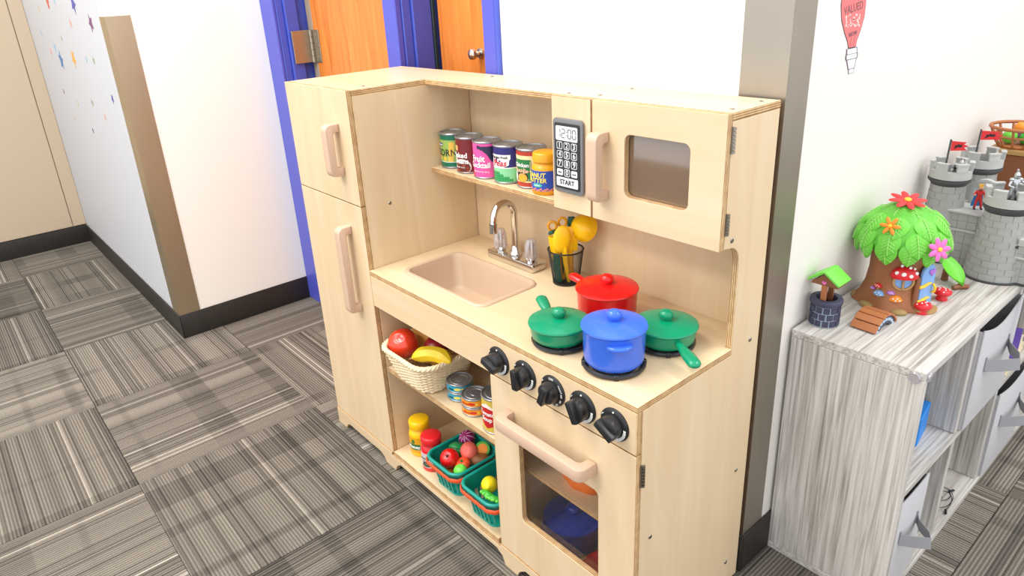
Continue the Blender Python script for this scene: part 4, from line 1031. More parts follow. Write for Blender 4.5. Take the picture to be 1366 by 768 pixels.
for i, (dz, m, nm, lab) in enumerate(((0, 'page', 'storybook', 'cream storybook at the bottom of the pile in the cabinet'), (.016, 'page', 'storybook', 'cream storybook in the middle of the pile in the cabinet'), (.030, 'purple_cover', 'storybook', 'purple covered storybook on top of the pile in the cabinet'))):
    t = thing(nm, lab, 'book', (1.232, 1.092, .2747+dz), .08+.05*i, 'books in the cabinet')
    MB().box(-.078, .074, -.085, .085, .0012, .0128 if i < 2 else .0118).build('page_block', M['page'], t)
    for z in (0, .0130 if i < 2 else .0120): MB().box(-.080, .078, -.087, .087, z, z+.0011).build('cover', M[m] if i == 2 or z > 0 else M['page'], t)
    if i == 2: MB().curve([disc(.03, -.02, .02, .011)], .0006, XY(.0136)).build('cover_picture', M['dot'], t); MB().curve([disc(-.01, .02, .016, .02)], .0006, XY(.0136)).build('cover_picture', M['flower_yellow'], t)
cbm = MB(); pts = []
rc_ = random.Random(5)
for i in range(110):
    a = i/110*2*PI*3.2; r = .024+.014*math.sin(a*.47+1)+.006*math.sin(a*1.7); pts.append((1.288+r*.62*math.cos(a), .800+.05*i/110+r*1.35*math.sin(a), .0180+.0030*(1+math.sin(a*.9+i*.05))))
cbm.tube(pts, .0008, 6); cab = cbm.build('charging_cable', M['black_matte'], None, 60); tag(cab, 'thin black cable in a loose coil on the cabinet floor', 'cable')
MB().cyl((pts[-1][0], pts[-1][1], .0205), (pts[-1][0]+.006, pts[-1][1]+.012, .0205), .0026, seg=8).build('plug', M['black_matte'], cab)
MB().cyl((pts[0][0], pts[0][1], .0205), (pts[0][0]+.004, pts[0][1]-.012, .0205), .0026, seg=8).build('plug', M['black_matte'], cab)

# ------------------------------------------------------------------ toys on the cabinet
TZ = CZ+.0003
# wishing well
w = thing('toy_well', 'navy brick toy wishing well with a green roof on the cabinet corner', 'toy', (1.1175, .507, TZ), .0); w.scale = (1.16, 1.16, 1.16)
MB().lathe([(0, 0), (.0212, 0), (.0212, .036), (.016, .036), (.016, .010), (0, .010)], 40).build('well_wall', M['mortar'], w, 40)
MB().lathe([(.0155, .036), (.0240, .036), (.0250, .039), (.0250, .044), (.0235, .046), (.0165, .046), (.0155, .044), (.0155, .036)], 40).build('well_rim', M['navy_brick'], w, 40)
bk = None
for r in range(3):
    for k in range(12):
        if bk is None:
            q = MB(); da = 2*PI/12*.40; n = 4; V = []; F = []
            for rr in (.0208, .0231):
                for zz in (-.0047, .0047):
                    for i in range(n+1): a = -da+2*da*i/n; V.append((rr*math.cos(a), rr*math.sin(a), zz))
            m5 = n+1
            for i in range(n): F += [[2*m5+i, 2*m5+i+1, 3*m5+i+1, 3*m5+i], [m5+i, m5+i+1, 3*m5+i+1, 3*m5+i], [i, i+1, 2*m5+i+1, 2*m5+i]]
            F += [[0, m5, 3*m5, 2*m5], [n, m5+n, 3*m5+n, 2*m5+n]]
            bk = o = q.add(V, F).build('brick', M['navy_brick'], w, 20)
        else: o = copyof(bk, w)
        o.location = (0, 0, .0066+.0114*r); o.rotation_euler = (0, 0, 2*PI/12*(k+.5*(r % 2)))
MB().box(-.0045, .0045, -.0145, -.0105, .010, .078, .0008, 1).build('post', M['bridge_brown'], w)
MB().box(-.0045, .0045, .0105, .0145, .010, .078, .0008, 1).build('post', M['toy_brown'], w)
Mx = Matrix.Rotation(.0, 4, 'Z')
MB().curve([[(-.021, .070), (.021, .070), (.0205, .074), (.0, .091), (-.0205, .074)]], .030, XZ(0), .001).build('gable', M['toy_brown'], w)
for sgn in (-1, 1):
    MB().box(0, .031, -.021, .021, -.002, .0022, .0015, 2, Matrix.Translation((0, 0, .0945)) @ Matrix.Rotation(PI if sgn < 0 else 0, 4, 'Z') @ Matrix.Rotation(.62, 4, 'Y')).build('roof_slope', M['roof_green'], w)
hrt = [(.0035*(math.sin(t_)**3)*1.1, .0035*(.81*math.cos(t_)-.31*math.cos(2*t_)-.125*math.cos(3*t_)-.06*math.cos(4*t_))) for t_ in [2*PI*i/24 for i in range(24)]]
MB().curve([hrt], .0012, XZ(-.0157) @ Matrix.Translation((0, .0755, 0))).build('heart', M['pink'], w)
# little bridge
b = thing('toy_bridge', 'small brown plank toy bridge with stone sides before the tree house', 'toy', (1.1855, .562, TZ), -.06)
def arcp(R, a): return (R*math.sin(a), R*math.cos(a))
Rb = .042; A = 1.12
so = [(Rb*math.sin(a), Rb*math.cos(a)-Rb*math.cos(A)) for a in [-A+2*A*i/14 for i in range(15)]]; si = [(.026*math.sin(a), max(0, .026*math.cos(a)-Rb*math.cos(A))) for a in [A*.8-1.6*A*i/10 for i in range(11)]]
for x, nm in ((.0185, 'stone_side'), (-.0185, 'stone_side')):
    s_ = MB().curve([so+[(-.026, 0)][:0]+[(si[0][0], 0)]+si+[(si[-1][0], 0)]], .005, YZ(x), .0005).build(nm, M['navy_brick'], b)
    for k in range(9):
        a = -A*.88+2*A*.88*k/8
        MB().ball((x+math.copysign(.0022, x), (Rb-.007)*math.sin(a), (Rb-.007)*math.cos(a)-Rb*math.cos(A)), (.0016, .0042, .0035), 10, 6).build('stone', M['mortar'], s_, 60)
npl = 6
for k in range(npl):
    a = -A+2*A*(k+.5)/npl; wd = 2*A*Rb/npl*.5-.0004
    MB().box(-.0235, .0235, -wd, wd, -.002, .002, .0006, 1, Matrix.Translation((0, (Rb+.0022)*math.sin(a), (Rb+.0022)*math.cos(a)-Rb*math.cos(A))) @ Matrix.Rotation(-a, 4, 'X')).build('plank', M['bridge_brown'], b)
# mushroom stools
def stool(label, x, y, rz):
    t = thing('mushroom_stool', label, 'toy', (x, y, TZ), rz, 'red toy mushroom stools')
    MB().lathe([(0, 0), (.0105, 0), (.0110, .002), (.0085, .006), (.0085, .012), (0, .012)], 24).build('stool_stem', M['red_plastic'], t, 50)
    MB().lathe([(.008, .0115), (.0150, .0125), (.0165, .0155), (.0155, .0195), (.010, .0225), (0, .0235)], 28).build('stool_cap', M['cap_red'], t, 60)
    for k in range(9):
        a = k*2.4; rr = .0045+.0105*(k/9); z = .0235-.0052*(rr/.0155)**2.6
        m = MB(); m.ball((rr*math.cos(a), rr*math.sin(a), z), (.0021, .0016, .0009), 10, 6, Matrix.Rotation(a, 4, 'Z') @ Matrix.Rotation(.5*rr/.0155, 4, 'Y')); m.build('white_spot', M['dot'], t, 60)
stool('red toy mushroom stool standing nearest the cabinet front edge', 1.2285, .668, 0)
stool('red toy mushroom stool standing between the doorstep and green slide', 1.2325, .756, .9)
# leaf slide
sl = thing('toy_slide', 'green leaf toy slide on a brown root behind the stools', 'toy', (1.220, .846, TZ), .95)
V = []; F = []; n, mm_ = 14, 8
for th in (0, -.0022):
    for i in range(n+1):
        u = i/n; wl = .0185*math.sin(PI*min(1, .12+u*.92))**.55; yy = .030-.062*u; zz = .010+.034*(1-u)**1.4+.003*math.sin(PI*u)
        for j in range(mm_+1):
            v = -1+2*j/mm_; V.append((wl*v, yy, zz+.0055*v*v+th))
q = (n+1)*(mm_+1)
for i in range(n):
    for j in range(mm_):
        a = i*(mm_+1)+j; F += [[a, a+1, a+mm_+2, a+mm_+1], [q+a, q+a+mm_+1, q+a+mm_+2, q+a+1]]
for i in range(n):
    for j in (0, mm_): a = i*(mm_+1)+j; F.append([a, a+mm_+1, q+a+mm_+1, q+a])
for j in range(mm_):
    for i in (0, n): a = i*(mm_+1)+j; F.append([a, a+1, q+a+1, q+a])
MB().add(V, F).build('leaf_chute', M['slide_green'], sl, 50)
MB().tube([(-.016, -.026, .004), (0, -.024, .0055), (.016, -.026, .004)], [.0045, .006, .0045], 10).build('root_foot', M['toy_brown'], sl, 60)
MB().tube([(0, .022, .001), (0, .022, .035)], [.007, .005], 10).build('post', M['toy_brown'], sl, 60)
# tree house
TX, TY = 1.1660, .688
tr = thing('toy_tree_house', 'brown tree stump toy house with big green leaf canopy and flowers', 'toy', (TX, TY, TZ))
m = MB(); n = 48; V = []; F = []; L = [(0, 1.0), (.006, .97), (.02, .86), (.04, .77), (.07, .72), (.11, .72), (.135, .74)]
for z, s_ in L:
    for i in range(n):
        a = 2*PI*i/n; fl = max(0, 1-z/.05)**1.5; r = .066*s_*(1+.10*fl*math.cos(5*a+.6)+.02*math.cos(9*a)*(1-fl)); V.append((r*math.cos(a), r*math.sin(a), z))
for j in range(len(L)-1):
    for i in range(n): F.append([j*n+i, j*n+(i+1) % n, (j+1)*n+(i+1) % n, (j+1)*n+i])
F.append(list(range(n))[::-1]); F.append([(len(L)-1)*n+i for i in range(n)]); m.add(V, F)
m.build('trunk', M['bark'], tr, 60)
for a in (-1.95, -1.0, -.25, 3.5):
    MB().ball((.064*math.cos(a), .064*math.sin(a), .004), (.010, .015, .0065), 14, 8, Matrix.Rotation(a, 4, 'Z')).build('root_tip', M['bark_root'], tr, 60)
cd = [(.052, .112), (.071, .122), (.077, .138), (.072, .158), (.057, .180), (.034, .196), (0, .203)]
MB().lathe(cd, 40).build('canopy', M['canopy'], tr, 60)
def canp(z):
    for (r0, z0), (r1, z1) in zip(cd, cd[1:]):
        if z0 <= z <= z1: return r0+(r1-r0)*(z-z0)/(z1-z0)
    return 0
def leafmesh(Lh, Wd):
    """a leaf with raised midrib, hanging along -z from origin, facing +x"""
    V = []; F = []; n, mm = 9, 6
    for th in (0, -.0024):
        for i in range(n+1):
            u = i/n; wl = Wd*(math.sin(PI*(.06+.94*u)**.8)**.75 if u < 1 else 0.02); 
            for j in range(mm+1):
                v = -1+2*j/mm; V.append((.0035*math.sin(PI*u)-.0028*v*v+th, wl*v, -Lh*u))
    q = (n+1)*(mm+1)
    for i in range(n):
        for j in range(mm):
            a = i*(mm+1)+j; F += [[a, a+1, a+mm+2, a+mm+1], [q+a, q+a+mm+1, q+a+mm+2, q+a+1]]
    for i in range(n):
        for j in (0, mm): a = i*(mm+1)+j; F.append([a, a+mm+1, q+a+mm+1, q+a])
    for j in range(mm):
        for i in (0, n): a = i*(mm+1)+j; F.append([a, a+1, q+a+1, q+a])
    return V, F
V, F = leafmesh(.046, .0195); lf0 = MB().add(V, F).build('leaf', M['leaf'], tr, 60)
vm = MB(); vm.tube([(.0012+.0036*math.sin(PI*u), 0, -.046*u) for u in [.04+.9*i/8 for i in range(9)]], .0007, 5)
for k in range(1, 6):
    for sgn in (-1, 1): u = .13*k; x = .0008+.0035*math.sin(PI*u); vm.tube([(x, 0, -.046*u), (x-.0003, sgn*.006, -.046*(u+.08)), (x-.0008, sgn*.011, -.046*(u+.15))], .00045, 4)
vn0 = vm.build('leaf_veins', M['leaf_vein'], lf0, 60); vn0['kind'] = 'stuff'
first = True
for (z, cnt, off, sc, tilt) in ((.203, 6, .3, .95, -1.15), (.188, 9, .05, 1.05, -.72), (.165, 11, .22, 1.05, -.30), (.146, 12, 0, 1.0, .05)):
    for k in range(cnt):
        a = off+2*PI*k/cnt+.05*math.sin(k*7); r = max(.006, canp(min(z, .2029)))+.0025
        if first: o, v = lf0, vn0; first = False
        else: o = copyof(lf0, tr); v = copyof(vn0, o)
        s2 = sc*(1+.06*math.sin(k*3.1)); s2 = min(s2, 1.05)
        o.location = (r*math.cos(a), r*math.sin(a), z); o.scale = (s2, s2, s2)
        o.rotation_euler = Euler((.12*math.sin(k*5), tilt, a), 'XYZ')
def flower(c, R, mat, nrm, n=7, label=None, sharp=False):
    q = Vector(nrm).normalized().to_track_quat('Z', 'Y').to_matrix().to_4x4(); mt = Matrix.Translation(c) @ q
    m = MB()
    for k in range(n):
        a = 2*PI*k/n; m.ball((R*.56*math.cos(a), R*.56*math.sin(a), .0012), (R*.46, R*.24 if not sharp else R*.20, .0022), 12, 8, Matrix.Rotation(a, 4, 'Z'))
    bmesh.ops.transform(m.bm, matrix=mt, verts=m.bm.verts); f = m.build('flower', mat, tr, 60)
    MB().ball((0, 0, .003), (R*.2, R*.2, .0026), 14, 8).build('flower_center', M['flower_yellow'], f, 60).matrix_local = mt
def sph(a, z, out=.006): r = canp(z)+out; return (r*math.cos(a), r*math.sin(a), z)
flower((.0, -.004, .2085), .033, M['flower_red'], (.15, -.2, 1), 8, sharp=True)
flower(sph(-1.55, .176, .012), .018, M['flower_orange'], (.1, -1, .45), 6, sharp=True)
flower(sph(-.50, .141, .013), .0225, M['pink'], (.85, -.55, .25), 7)
# window with a mushroom awning
AW = -.95
def onT(a, z, out=0): r = .066*.735+out; return Vector((r*math.cos(a), r*math.sin(a), z))
wm_ = Matrix.Translation(onT(AW, .062, .0008)) @ Matrix.Rotation(AW+PI/2, 4, 'Z') @ Matrix.Scale(1.25, 4)
fr_ = [(.0155*math.cos(t), .0145*math.sin(t)) for t in [2*PI*i/26 for i in range(26)]]; fi_ = [(.0120*math.cos(t), .0112*math.sin(t)) for t in [2*PI*i/26 for i in range(26)]]
wf_ = MB().curve([fr_, fi_], .005, wm_ @ XZ(-.0005), .0008); wf_.box(-.0014, .0014, -.003, .001, -.0135, .0135, 0, 1, wm_); wo = wf_.build('window_frame', M['tan'], tr)
MB().curve([fi_], .002, wm_ @ XZ(.0008)).build('window_pane', M['toy_sky'], wo)
cm = MB(); cm.lathe([(0, .016), (.010, .0145), (.017, .009), (.0200, .001), (.0185, -.002), (0, -.001)], 28, mat=wm_ @ Matrix.Translation((0, -.001, .009)) @ Matrix.Diagonal((1, .62, 1, 1))); co = cm.build('mushroom_awning', M['cap_red'], tr, 60)
for (x, z, r) in ((-.013, .008, .0030), (-.004, .007, .0034), (.005, .016, .0024), (.006, .0045, .0030), (.014, .008, .0028), (-.006, .018, .0024), (.0115, .014, .0020)):
    hh = (z+.001)/.017; yy = -.62*.0195*math.sqrt(max(.05, 1-(x/.0200)**2-(hh*.92)**2*.9))-.001
    MB().ball((x, yy, z+.009), (r, .0012, r), 12, 8).build('white_spot', M['dot'], co, 60).matrix_local = wm_
def tiny(a, z, R, mat, st=True):
    R *= 1.3
    mt = Matrix.Translation(onT(a, z, .0052*max(0, 1-z/.05)+.002)) @ Matrix.Rotation(a+PI/2, 4, 'Z')
    m = MB(); m.lathe([(0, R*.75), (R*.6, R*.6), (R, R*.05), (R*.85, -R*.12), (0, -R*.05)], 18, mat=mt @ Matrix.Diagonal((1, .7, 1, 1))); o = m.build('small_mushroom', mat, tr, 60)
    if st: MB().lathe([(R*.3, -R*.9), (R*.26, 0)], 10, mat=mt).build('mushroom_stem', M['tan'], o, 60)
    sm = MB()
    for (x, z2) in ((-.4, .35), (.15, .45), (.5, .15), (-.05, .1)): sm.ball((x*R, -.62*R*math.sqrt(max(.1, 1-x*x-z2*z2)), z2*R), (R*.13, R*.09, R*.13), 8, 6)
    bmesh.ops.transform(sm.bm, matrix=mt, verts=sm.bm.verts); d = sm.build('white_spots', M['dot'], o, 60); d['kind'] = 'stuff'
tiny(-1.78, .044, .0062, M['cap_red']); tiny(-1.68, .029, .0088, M['toy_sky']); tiny(-1.98, .036, .0044, M['violet'], False); tiny(-1.30, .036, .0060, M['violet'], False); tiny(-1.12, .024, .0098, M['flower_orange'])
# blue door, standing open on yellow straps
AD = -.02
dm = Matrix.Translation(onT(AD, 0, .004)) @ Matrix.Rotation(AD+PI/2-.25, 4, 'Z')
dpl = [(-.0185, .006), (.0185, .006), (.0185, .072)]+[(.0185*math.cos(t)*1.0, .072+.022*math.sin(t)) for t in [PI*i/10 for i in range(1, 10)]]+[(-.0185, .072)]
dpl = rpoly(dpl, .001, 2)
do = MB().curve([dpl], .006, dm @ XZ(-.004), .0012).build('door', M['toy_sky'], tr)
for z in (.022, .052): MB().tube([(-.0245, -.0080, z), (-.014, -.0084, z), (.000, -.0084, z+.0035), (.007, -.0084, z+.003)], [.0030, .0034, .0026, .0020], 8).build('hinge_strap', M['flower_yellow'], do, 60).matrix_local = dm
hd_ = MB().curve([[(p[0]*2.2, p[1]*2.2) for p in hrt]], .002, XZ(-.0082) @ Matrix.Translation((.006, .078, 0)), .0004).build('door_heart', M['violet'], do, 60); hd_.matrix_local = dm
MB().tube([(.0145, -.0080, .052), (.0145, -.0130, .046), (.0145, -.0130, .038), (.0145, -.0080, .034)], .0022, 8).build('door_handle', M['flower_yellow'], do, 60).matrix_local = dm
MB().tube([(-.0255, -.003, .004), (-.0265, -.004, .040), (-.0245, -.003, .072)], [.006, .005, .0045], 10).build('door_post', M['toy_brown'], tr, 60).matrix_local = dm
MB().curve([[(.022*math.cos(t), .013*math.sin(t)) for t in [2*PI*i/24 for i in range(24)]]], .005, Matrix.Translation(onT(AD-.0, .0027, .020))@Matrix.Rotation(PI/2, 4, 'Z'), .001).build('doorstep', M['tan'], tr)

# ------------------------------------------------------------------ toy castle
cs = thing('toy_castle', 'grey plastic toy castle with brick towers and red flags', 'toy castle', (0, 0, TZ))
def arcblock(r, h, da, th, n=3):
    V = []; F = []
    for rr in (r-th, r):
        for zz in (0, h):
            for i in range(n+1): a = -da/2+da*i/n; V.append((rr*math.cos(a), rr*math.sin(a), zz))
    q = n+1
    for i in range(n): F += [[2*q+i, 2*q+i+1, 3*q+i+1, 3*q+i], [q+i, q+i+1, 3*q+i+1, 3*q+i], [i, i+1, 2*q+i+1, 2*q+i], [i, i+1, q+i+1, q+i]]
    F += [[0, q, 3*q, 2*q], [n, q+n, 3*q+n, 2*q+n]]
    return V, F
blk = {}
def tower(x, y, z0, z1, r0, r1, rows, nblk, crown_r, flare=0.0):
    """stone courses of blocks on a tapering core, dark corbel ring, crenellated crown"""
    MB().lathe([(r0-.0008, z0), (r0*.93-.0008 if flare else r0-.0008, z0+(z1-z0)*.25), (r1-.0008, z1)], 36, c=(x, y, 0)).build('tower_core', M['toy_grey'], cs, 50)
    hh = (z1-z0)/rows
    for j in range(rows):
        f = (j+.5)/rows; r = (r0+(r0*.93-r0)*min(1, f/.25) if f < .25 else r0*.93+(r1-r0*.93)*(f-.25)/.75) if flare else r0+(r1-r0)*f
        key = (round(r, 4), nblk, round(hh, 4)); me = None
        for k in range(nblk):
            if me is None:
                V, F = arcblock(r+.0006, hh-.0008, 2*PI/nblk*.955, .003); o = MB().add(V, F).build('stone_block', M['toy_grey'], cs, 20); me = o
            else: o = copyof(me, cs)
            o.location = (x, y, z0+hh*j); o.rotation_euler = (0, 0, 2*PI/nblk*(k+.5*(j % 2))+.2)
    MB().lathe([(r1-.001, z1-.002), (r1+.004, z1+.004), (crown_r+.001, z1+.008), (crown_r+.001, z1+.013), (crown_r-.004, z1+.014), (0, z1+.014)], 36, c=(x, y, 0)).build('corbel_ring', M['toy_dark'], cs, 40)
    zc = z1+.0145
    MB().lathe([(crown_r-.006, zc), (crown_r, zc), (crown_r, zc+.018), (crown_r-.006, zc+.018), (crown_r-.006, zc)], 36, c=(x, y, 0)).build('parapet', M['toy_grey_light'], cs, 40)
    me = None
    for k in range(6):
        if me is None:
            V, F = arcblock(crown_r+.0008, .014, 2*PI/6*.56, .0075, 4); o = me = MB().add(V, F).build('merlon', M['toy_grey_light'], cs, 20)
            V, F = arcblock(crown_r+.002, .0035, 2*PI/6*.60, .0105, 4); V = [(v[0], v[1], v[2]+.0141) for v in V]; cap0 = MB().add(V, F).build('merlon_cap', M['toy_grey_light'], me, 20)
        else: o = copyof(me, cs); copyof(cap0, o)
        o.location = (x, y, zc+.0182); o.rotation_euler = (0, 0, 2*PI/6*k+.35)
def blockwall(x0, x1, y, th, z0, z1, rows, cols, cren=True):
    MB().box(x0, x1, y, y+th, z0, z1).build('curtain_wall', M['toy_grey'], cs)
    hh = (z1-z0)/rows; ww = (x1-x0)/cols; me = None
    for j in range(rows):
        for k in range(cols):
            if me is None: o = me = MB().box(-ww/2+.0005, ww/2-.0005, -.0012, .0006, .0005, hh-.0005, .0004, 1).build('stone_block', M['toy_grey'], cs)
            else: o = copyof(me, cs)
            o.location = (x0+ww*(k+.5)+(ww*.0), y, z0+hh*j)
    MB().box(x0, x1, y-.0045, y-.0013, z0+(z1-z0)*.66, z0+(z1-z0)*.66+.005, .001, 1).build('string_course', M['toy_grey_light'], cs)
    if cren:
        me = None; n = max(2, int((x1-x0)/.030))
        for k in range(n):
            if me is None: o = me = MB().box(-.009, .009, -.002, th, 0, .015, .001, 1).build('merlon', M['toy_grey_light'], cs)
            else: o = copyof(me, cs)
            o.location = (x0+(x1-x0)*(k+.5)/n, y, z1+.0003)
TA = (1.262, .948); TB = (1.138, .985); TC = (1.150, 1.140)
tower(TA[0], TA[1], .004, .143, .053, .036, 10, 11, .0415, 1)
tower(TB[0], TB[1], .004, .172, .043, .033, 11, 9, .0400)
tower(TC[0], TC[1], .004, .168, .043, .034, 11, 9, .0420)
MB().lathe([(.056, .0), (.056, .004), (0, .004)], 36, c=(TA[0], TA[1], 0)).build('tower_foot', M['toy_dark'], cs, 40)
for (x, y) in (TB, TC): MB().lathe([(.046, .0), (.046, .004), (0, .004)], 36, c=(x, y, 0)).build('tower_foot', M['toy_dark'], cs, 40)
blockwall(1.158, 1.232, .960, .060, .0, .118, 7, 4, False)
MB().box(1.150, 1.236, .953, 1.045, .1183, .1235, .001, 1).build('battlement_walk', M['toy_grey_light'], cs)
blockwall(1.292, 1.420, .925, .014, .004, .082, 5, 6)
MB().box(1.292, 1.420, .921, .945, .0, .0038).build('wall_foot', M['toy_dark'], cs)
# arch behind the king, narrow slit, red shield, orange lance of the castle
ao = [(-.026, 0), (-.026, .030)]+[(.026*math.cos(t), .030+.026*math.sin(t)) for t in [PI-PI*i/12 for i in range(1, 12)]]+[(.026, .030), (.026, 0)]
ai = [(p[0]*.74, p[1]*.86) for p in ao]
MB().curve([ao+ai[::-1]], .012, XZ(1.035) @ Matrix.Translation((1.196, .1237, 0)), .0006).build('arch', M['toy_grey_light'], cs)
MB().box(1.219, 1.2245, .9520, .9580, .062, .090, .001, 1).build('red_banner', M['flag_red'], cs)
MB().cyl((1.318, .958, .085), (1.326, .962, .142), .0055, .0055, 12).build('orange_post', M['orange_plastic'], cs)
MB().curve([disc(0, 0, .006, .0035)], .004, Matrix.Translation((TA[0]+.0445*math.cos(-.55), TA[1]+.0445*math.sin(-.55), .080)) @ Matrix.Rotation(-.55+PI/2, 4, 'Z') @ XZ(0)).build('arrow_slit', M['toy_dark'], cs)
def flag(x, y, z, L, s):
    MB().cyl((x, y, z), (x+.002, y, z+L), .0019, .0019, 10).build('flag_pole', M['toy_dark'], cs)
    o = [(0, 0), (s, .002), (s*.80, .0075), (s*1.04, .011), (s*.76, .014), (s*.9, .019), (0, .021)]
    m = Matrix.Translation((x+.004, y, z+L-.024)) @ Matrix.Rotation(.45, 4, 'Z') @ XZ(0)
    f = MB().curve([o], .0014, m).build('flag', M['flag_red'], cs)
    e = MB()
    for q in ([(.25, .30), (.42, .42), (.55, .36), (.72, .52), (.60, .56), (.66, .72), (.50, .62), (.40, .74), (.36, .58), (.22, .60)],):
        e.curve([[(a*s, b*.021) for a, b in q]], .0022, m)
    e.curve([[(.20*s, .004), (.34*s, .0075), (.30*s, .010), (.17*s, .006)]], .0022, m)
    e.build('flag_emblem', M['ink'], f)
flag(TB[0]-.005, TB[1]-.025, .190, .082, .030); flag(TC[0]-.012, TC[1]-.012, .186, .080, .040)

# ------------------------------------------------------------------ figures
def skin(name, joints, edges, mat, parent, sub=2):
    """one continuous body grown over a joint skeleton: joints {name: (x,y,z,r)}"""
    ks = list(joints); me = bpy.data.meshes.new(name)
    me.from_pydata([joints[k][:3] for k in ks], [(ks.index(a), ks.index(b)) for a, b in edges], [])
    o = bpy.data.objects.new(name, me); C.objects.link(o); o.parent = parent
    s = o.modifiers.new('skin', 'SKIN'); s.use_smooth_shade = True
    for v, k in zip(me.skin_vertices[0].data, ks): v.radius = (joints[k][3], joints[k][3]); v.use_root = (k == ks[0])
    u = o.modifiers.new('sub', 'SUBSURF'); u.levels = sub; u.render_levels = sub
    me.materials.append(mat); return o
def figure(name, label, loc, rz, sc, mats, pose, group, extra=None):
    t = thing(name, label, 'figurine', loc, rz, group)
    J = {k: tuple(c*sc for c in v) for k, v in pose.items()}
    E = [('hip', 'chest'), ('chest', 'neck'), ('neck', 'head'), ('chest', 'shl'), ('shl', 'ell'), ('ell', 'hal'), ('chest', 'shr'), ('shr', 'elr'), ('elr', 'har'), ('hip', 'hpl'), ('hpl', 'knl'), ('knl', 'anl'), ('anl', 'tol'), ('hip', 'hpr'), ('hpr', 'knr'), ('knr', 'anr'), ('anr', 'tor')]
    skin('body', J, E, mats['body'], t)
    if extra: extra(t, sc, J)
    return t
base_pose = dict(hip=(0, 0, .50, .075), chest=(0, 0, .70, .095), neck=(0, -.005, .83, .042), head=(0, -.01, .91, .075), shl=(.12, 0, .77, .05), ell=(.18, -.02, .62, .038), hal=(.16, -.12, .52, .034), shr=(-.12, 0, .77, .05), elr=(-.19, -.02, .62, .038), har=(-.17, -.12, .54, .034),
                 hpl=(.065, 0, .45, .062), knl=(.08, -.03, .25, .048), anl=(.085, .0, .05, .036), tol=(.09, -.09, .03, .032), hpr=(-.065, 0, .45, .062), knr=(-.09, -.02, .25, .048), anr=(-.10, .02, .05, .036), tor=(-.11, -.07, .03, .032))
def king_bits(t, sc, J):
    s = sc
    MB().ball((0, -.012*s, .925*s), (.088*s, .085*s, .098*s), 16, 12).build('head', M['skin'], t, 60)
    m = MB(); m.ball((0, -.05*s, .865*s), (.07*s, .05*s, .06*s), 12, 8); m.build('beard', M['toy_brown'], t, 60)
    for sx in (-1, 1): MB().ball((sx*.03*s, -.09*s, .935*s), .011*s, 8, 6).build('eye', M['ink'], t, 60)
    n = 10; V = []; F = []
    for i in range(n*2): a = 2*PI*i/(n*2); V += [(.075*s*math.cos(a), .075*s*math.sin(a)-.01*s, .985*s), (.088*s*math.cos(a), .088*s*math.sin(a)-.01*s, (1.09 if i % 2 else 1.03)*s)]
    k = n*4
    for i in range(n*2): F.append([2*i, 2*((i+1) % (n*2)), 2*((i+1) % (n*2))+1, 2*i+1])
    F.append([2*i for i in range(n*2)]); MB().add(V, F).build('crown', M['gold'], t, 30)
    V = []; F = []
    for th in (0, .018*s):
        for i in range(7):
            z = (.80-.70*i/6)*s
            for j in range(7):
                v = -1+2*j/6; V.append((v*(.12+.10*i/6)*s, (.085+.05*i/6+.04*(1-v*v))*s+th, z))
    q = 49
    for i in range(6):
        for j in range(6): a = i*7+j; F += [[a, a+1, a+8, a+7], [q+a, q+a+7, q+a+8, q+a+1]]
    for i in range(6):
        for j in (0, 6): a = i*7+j; F.append([a, a+7, q+a+7, q+a])
    for j in range(6):
        for i in (0, 6): a = i*7+j; F.append([a, a+1, q+a+1, q+a])
    MB().add(V, F).build('cape', M['king_blue'], t, 60)
    for a, b in (('knl', 'anl'), ('knr', 'anr')):
        p = Vector(J[b][:3]); m = MB(); m.tube([p+Vector((0, .01*s, .11*s)), p+Vector((0, .0, .02*s)), Vector(J['to'+b[2]][:3])+Vector((0, 0, .005*s))], [.046*s, .044*s, .040*s], 10); m.build('boot', M['boot'], t, 60)
    for a in ('hal', 'har'): MB().ball(Vector(J[a][:3]), (.04*s, .04*s, .035*s), 10, 8).build('fist', M['skin'], t, 60)
kp_ = dict(base_pose); kp_.update(har=(-.20, -.14, .66, .034), elr=(-.21, -.03, .64, .038), knl=(.10, -.04, .25, .05), anl=(.13, .0, .05, .036), tol=(.15, -.09, .03, .032))
figure('toy_king', 'little crowned king in red tunic and blue cape on the battlement', (1.200, .986, TZ+.1238), .55, .052, dict(body=M['king_red']), kp_, 'toy figures on the castle', king_bits)
def knight_bits(spear):
    def f(t, s, J):
        MB().lathe([(0, .115), (.035, .105), (.075, .05), (.085, -.02), (.080, -.09), (.05, -.11), (0, -.11)], 16, mat=Matrix.Translation((J['head'][0], J['head'][1], J['head'][2])) @ Matrix.Scale(s, 4)).build('helmet', M['silver'], t, 60)
        hd = Vector(J['head'][:3]); MB().box(-.055*s, .055*s, -.092*s, -.070*s, -.02*s, .005*s, 0, 1, Matrix.Translation(hd)).build('visor_slit', M['toy_dark'], t)
        MB().ball(hd+Vector((0, .03*s, .15*s)), (.02*s, .06*s, .05*s), 10, 8).build('helmet_crest', M['silver'], t, 60)
        for a in ('shl', 'shr'): MB().ball(Vector(J[a][:3])+Vector((0, 0, .015*s)), (.075*s, .07*s, .055*s), 12, 8).build('shoulder_plate', M['silver'], t, 60)
        if spear:
            h = Vector(J['hal'][:3]); d = Vector((.10, .0, 1)).normalized()
            MB().cyl(h-d*.55*s, h+d*.62*s, .016*s, .016*s, 10).build('spear_shaft', M['silver'], t)
            MB().lathe([(.034*s, .0), (.038*s, .03*s), (.034*s, .21*s), (.012*s, .24*s), (0, .25*s)], 12, mat=Matrix.Translation(h+d*.60*s) @ d.to_track_quat('Z', 'Y').to_matrix().to_4x4()).build('spear_tip', M['flag_red'], t, 40)
    return f
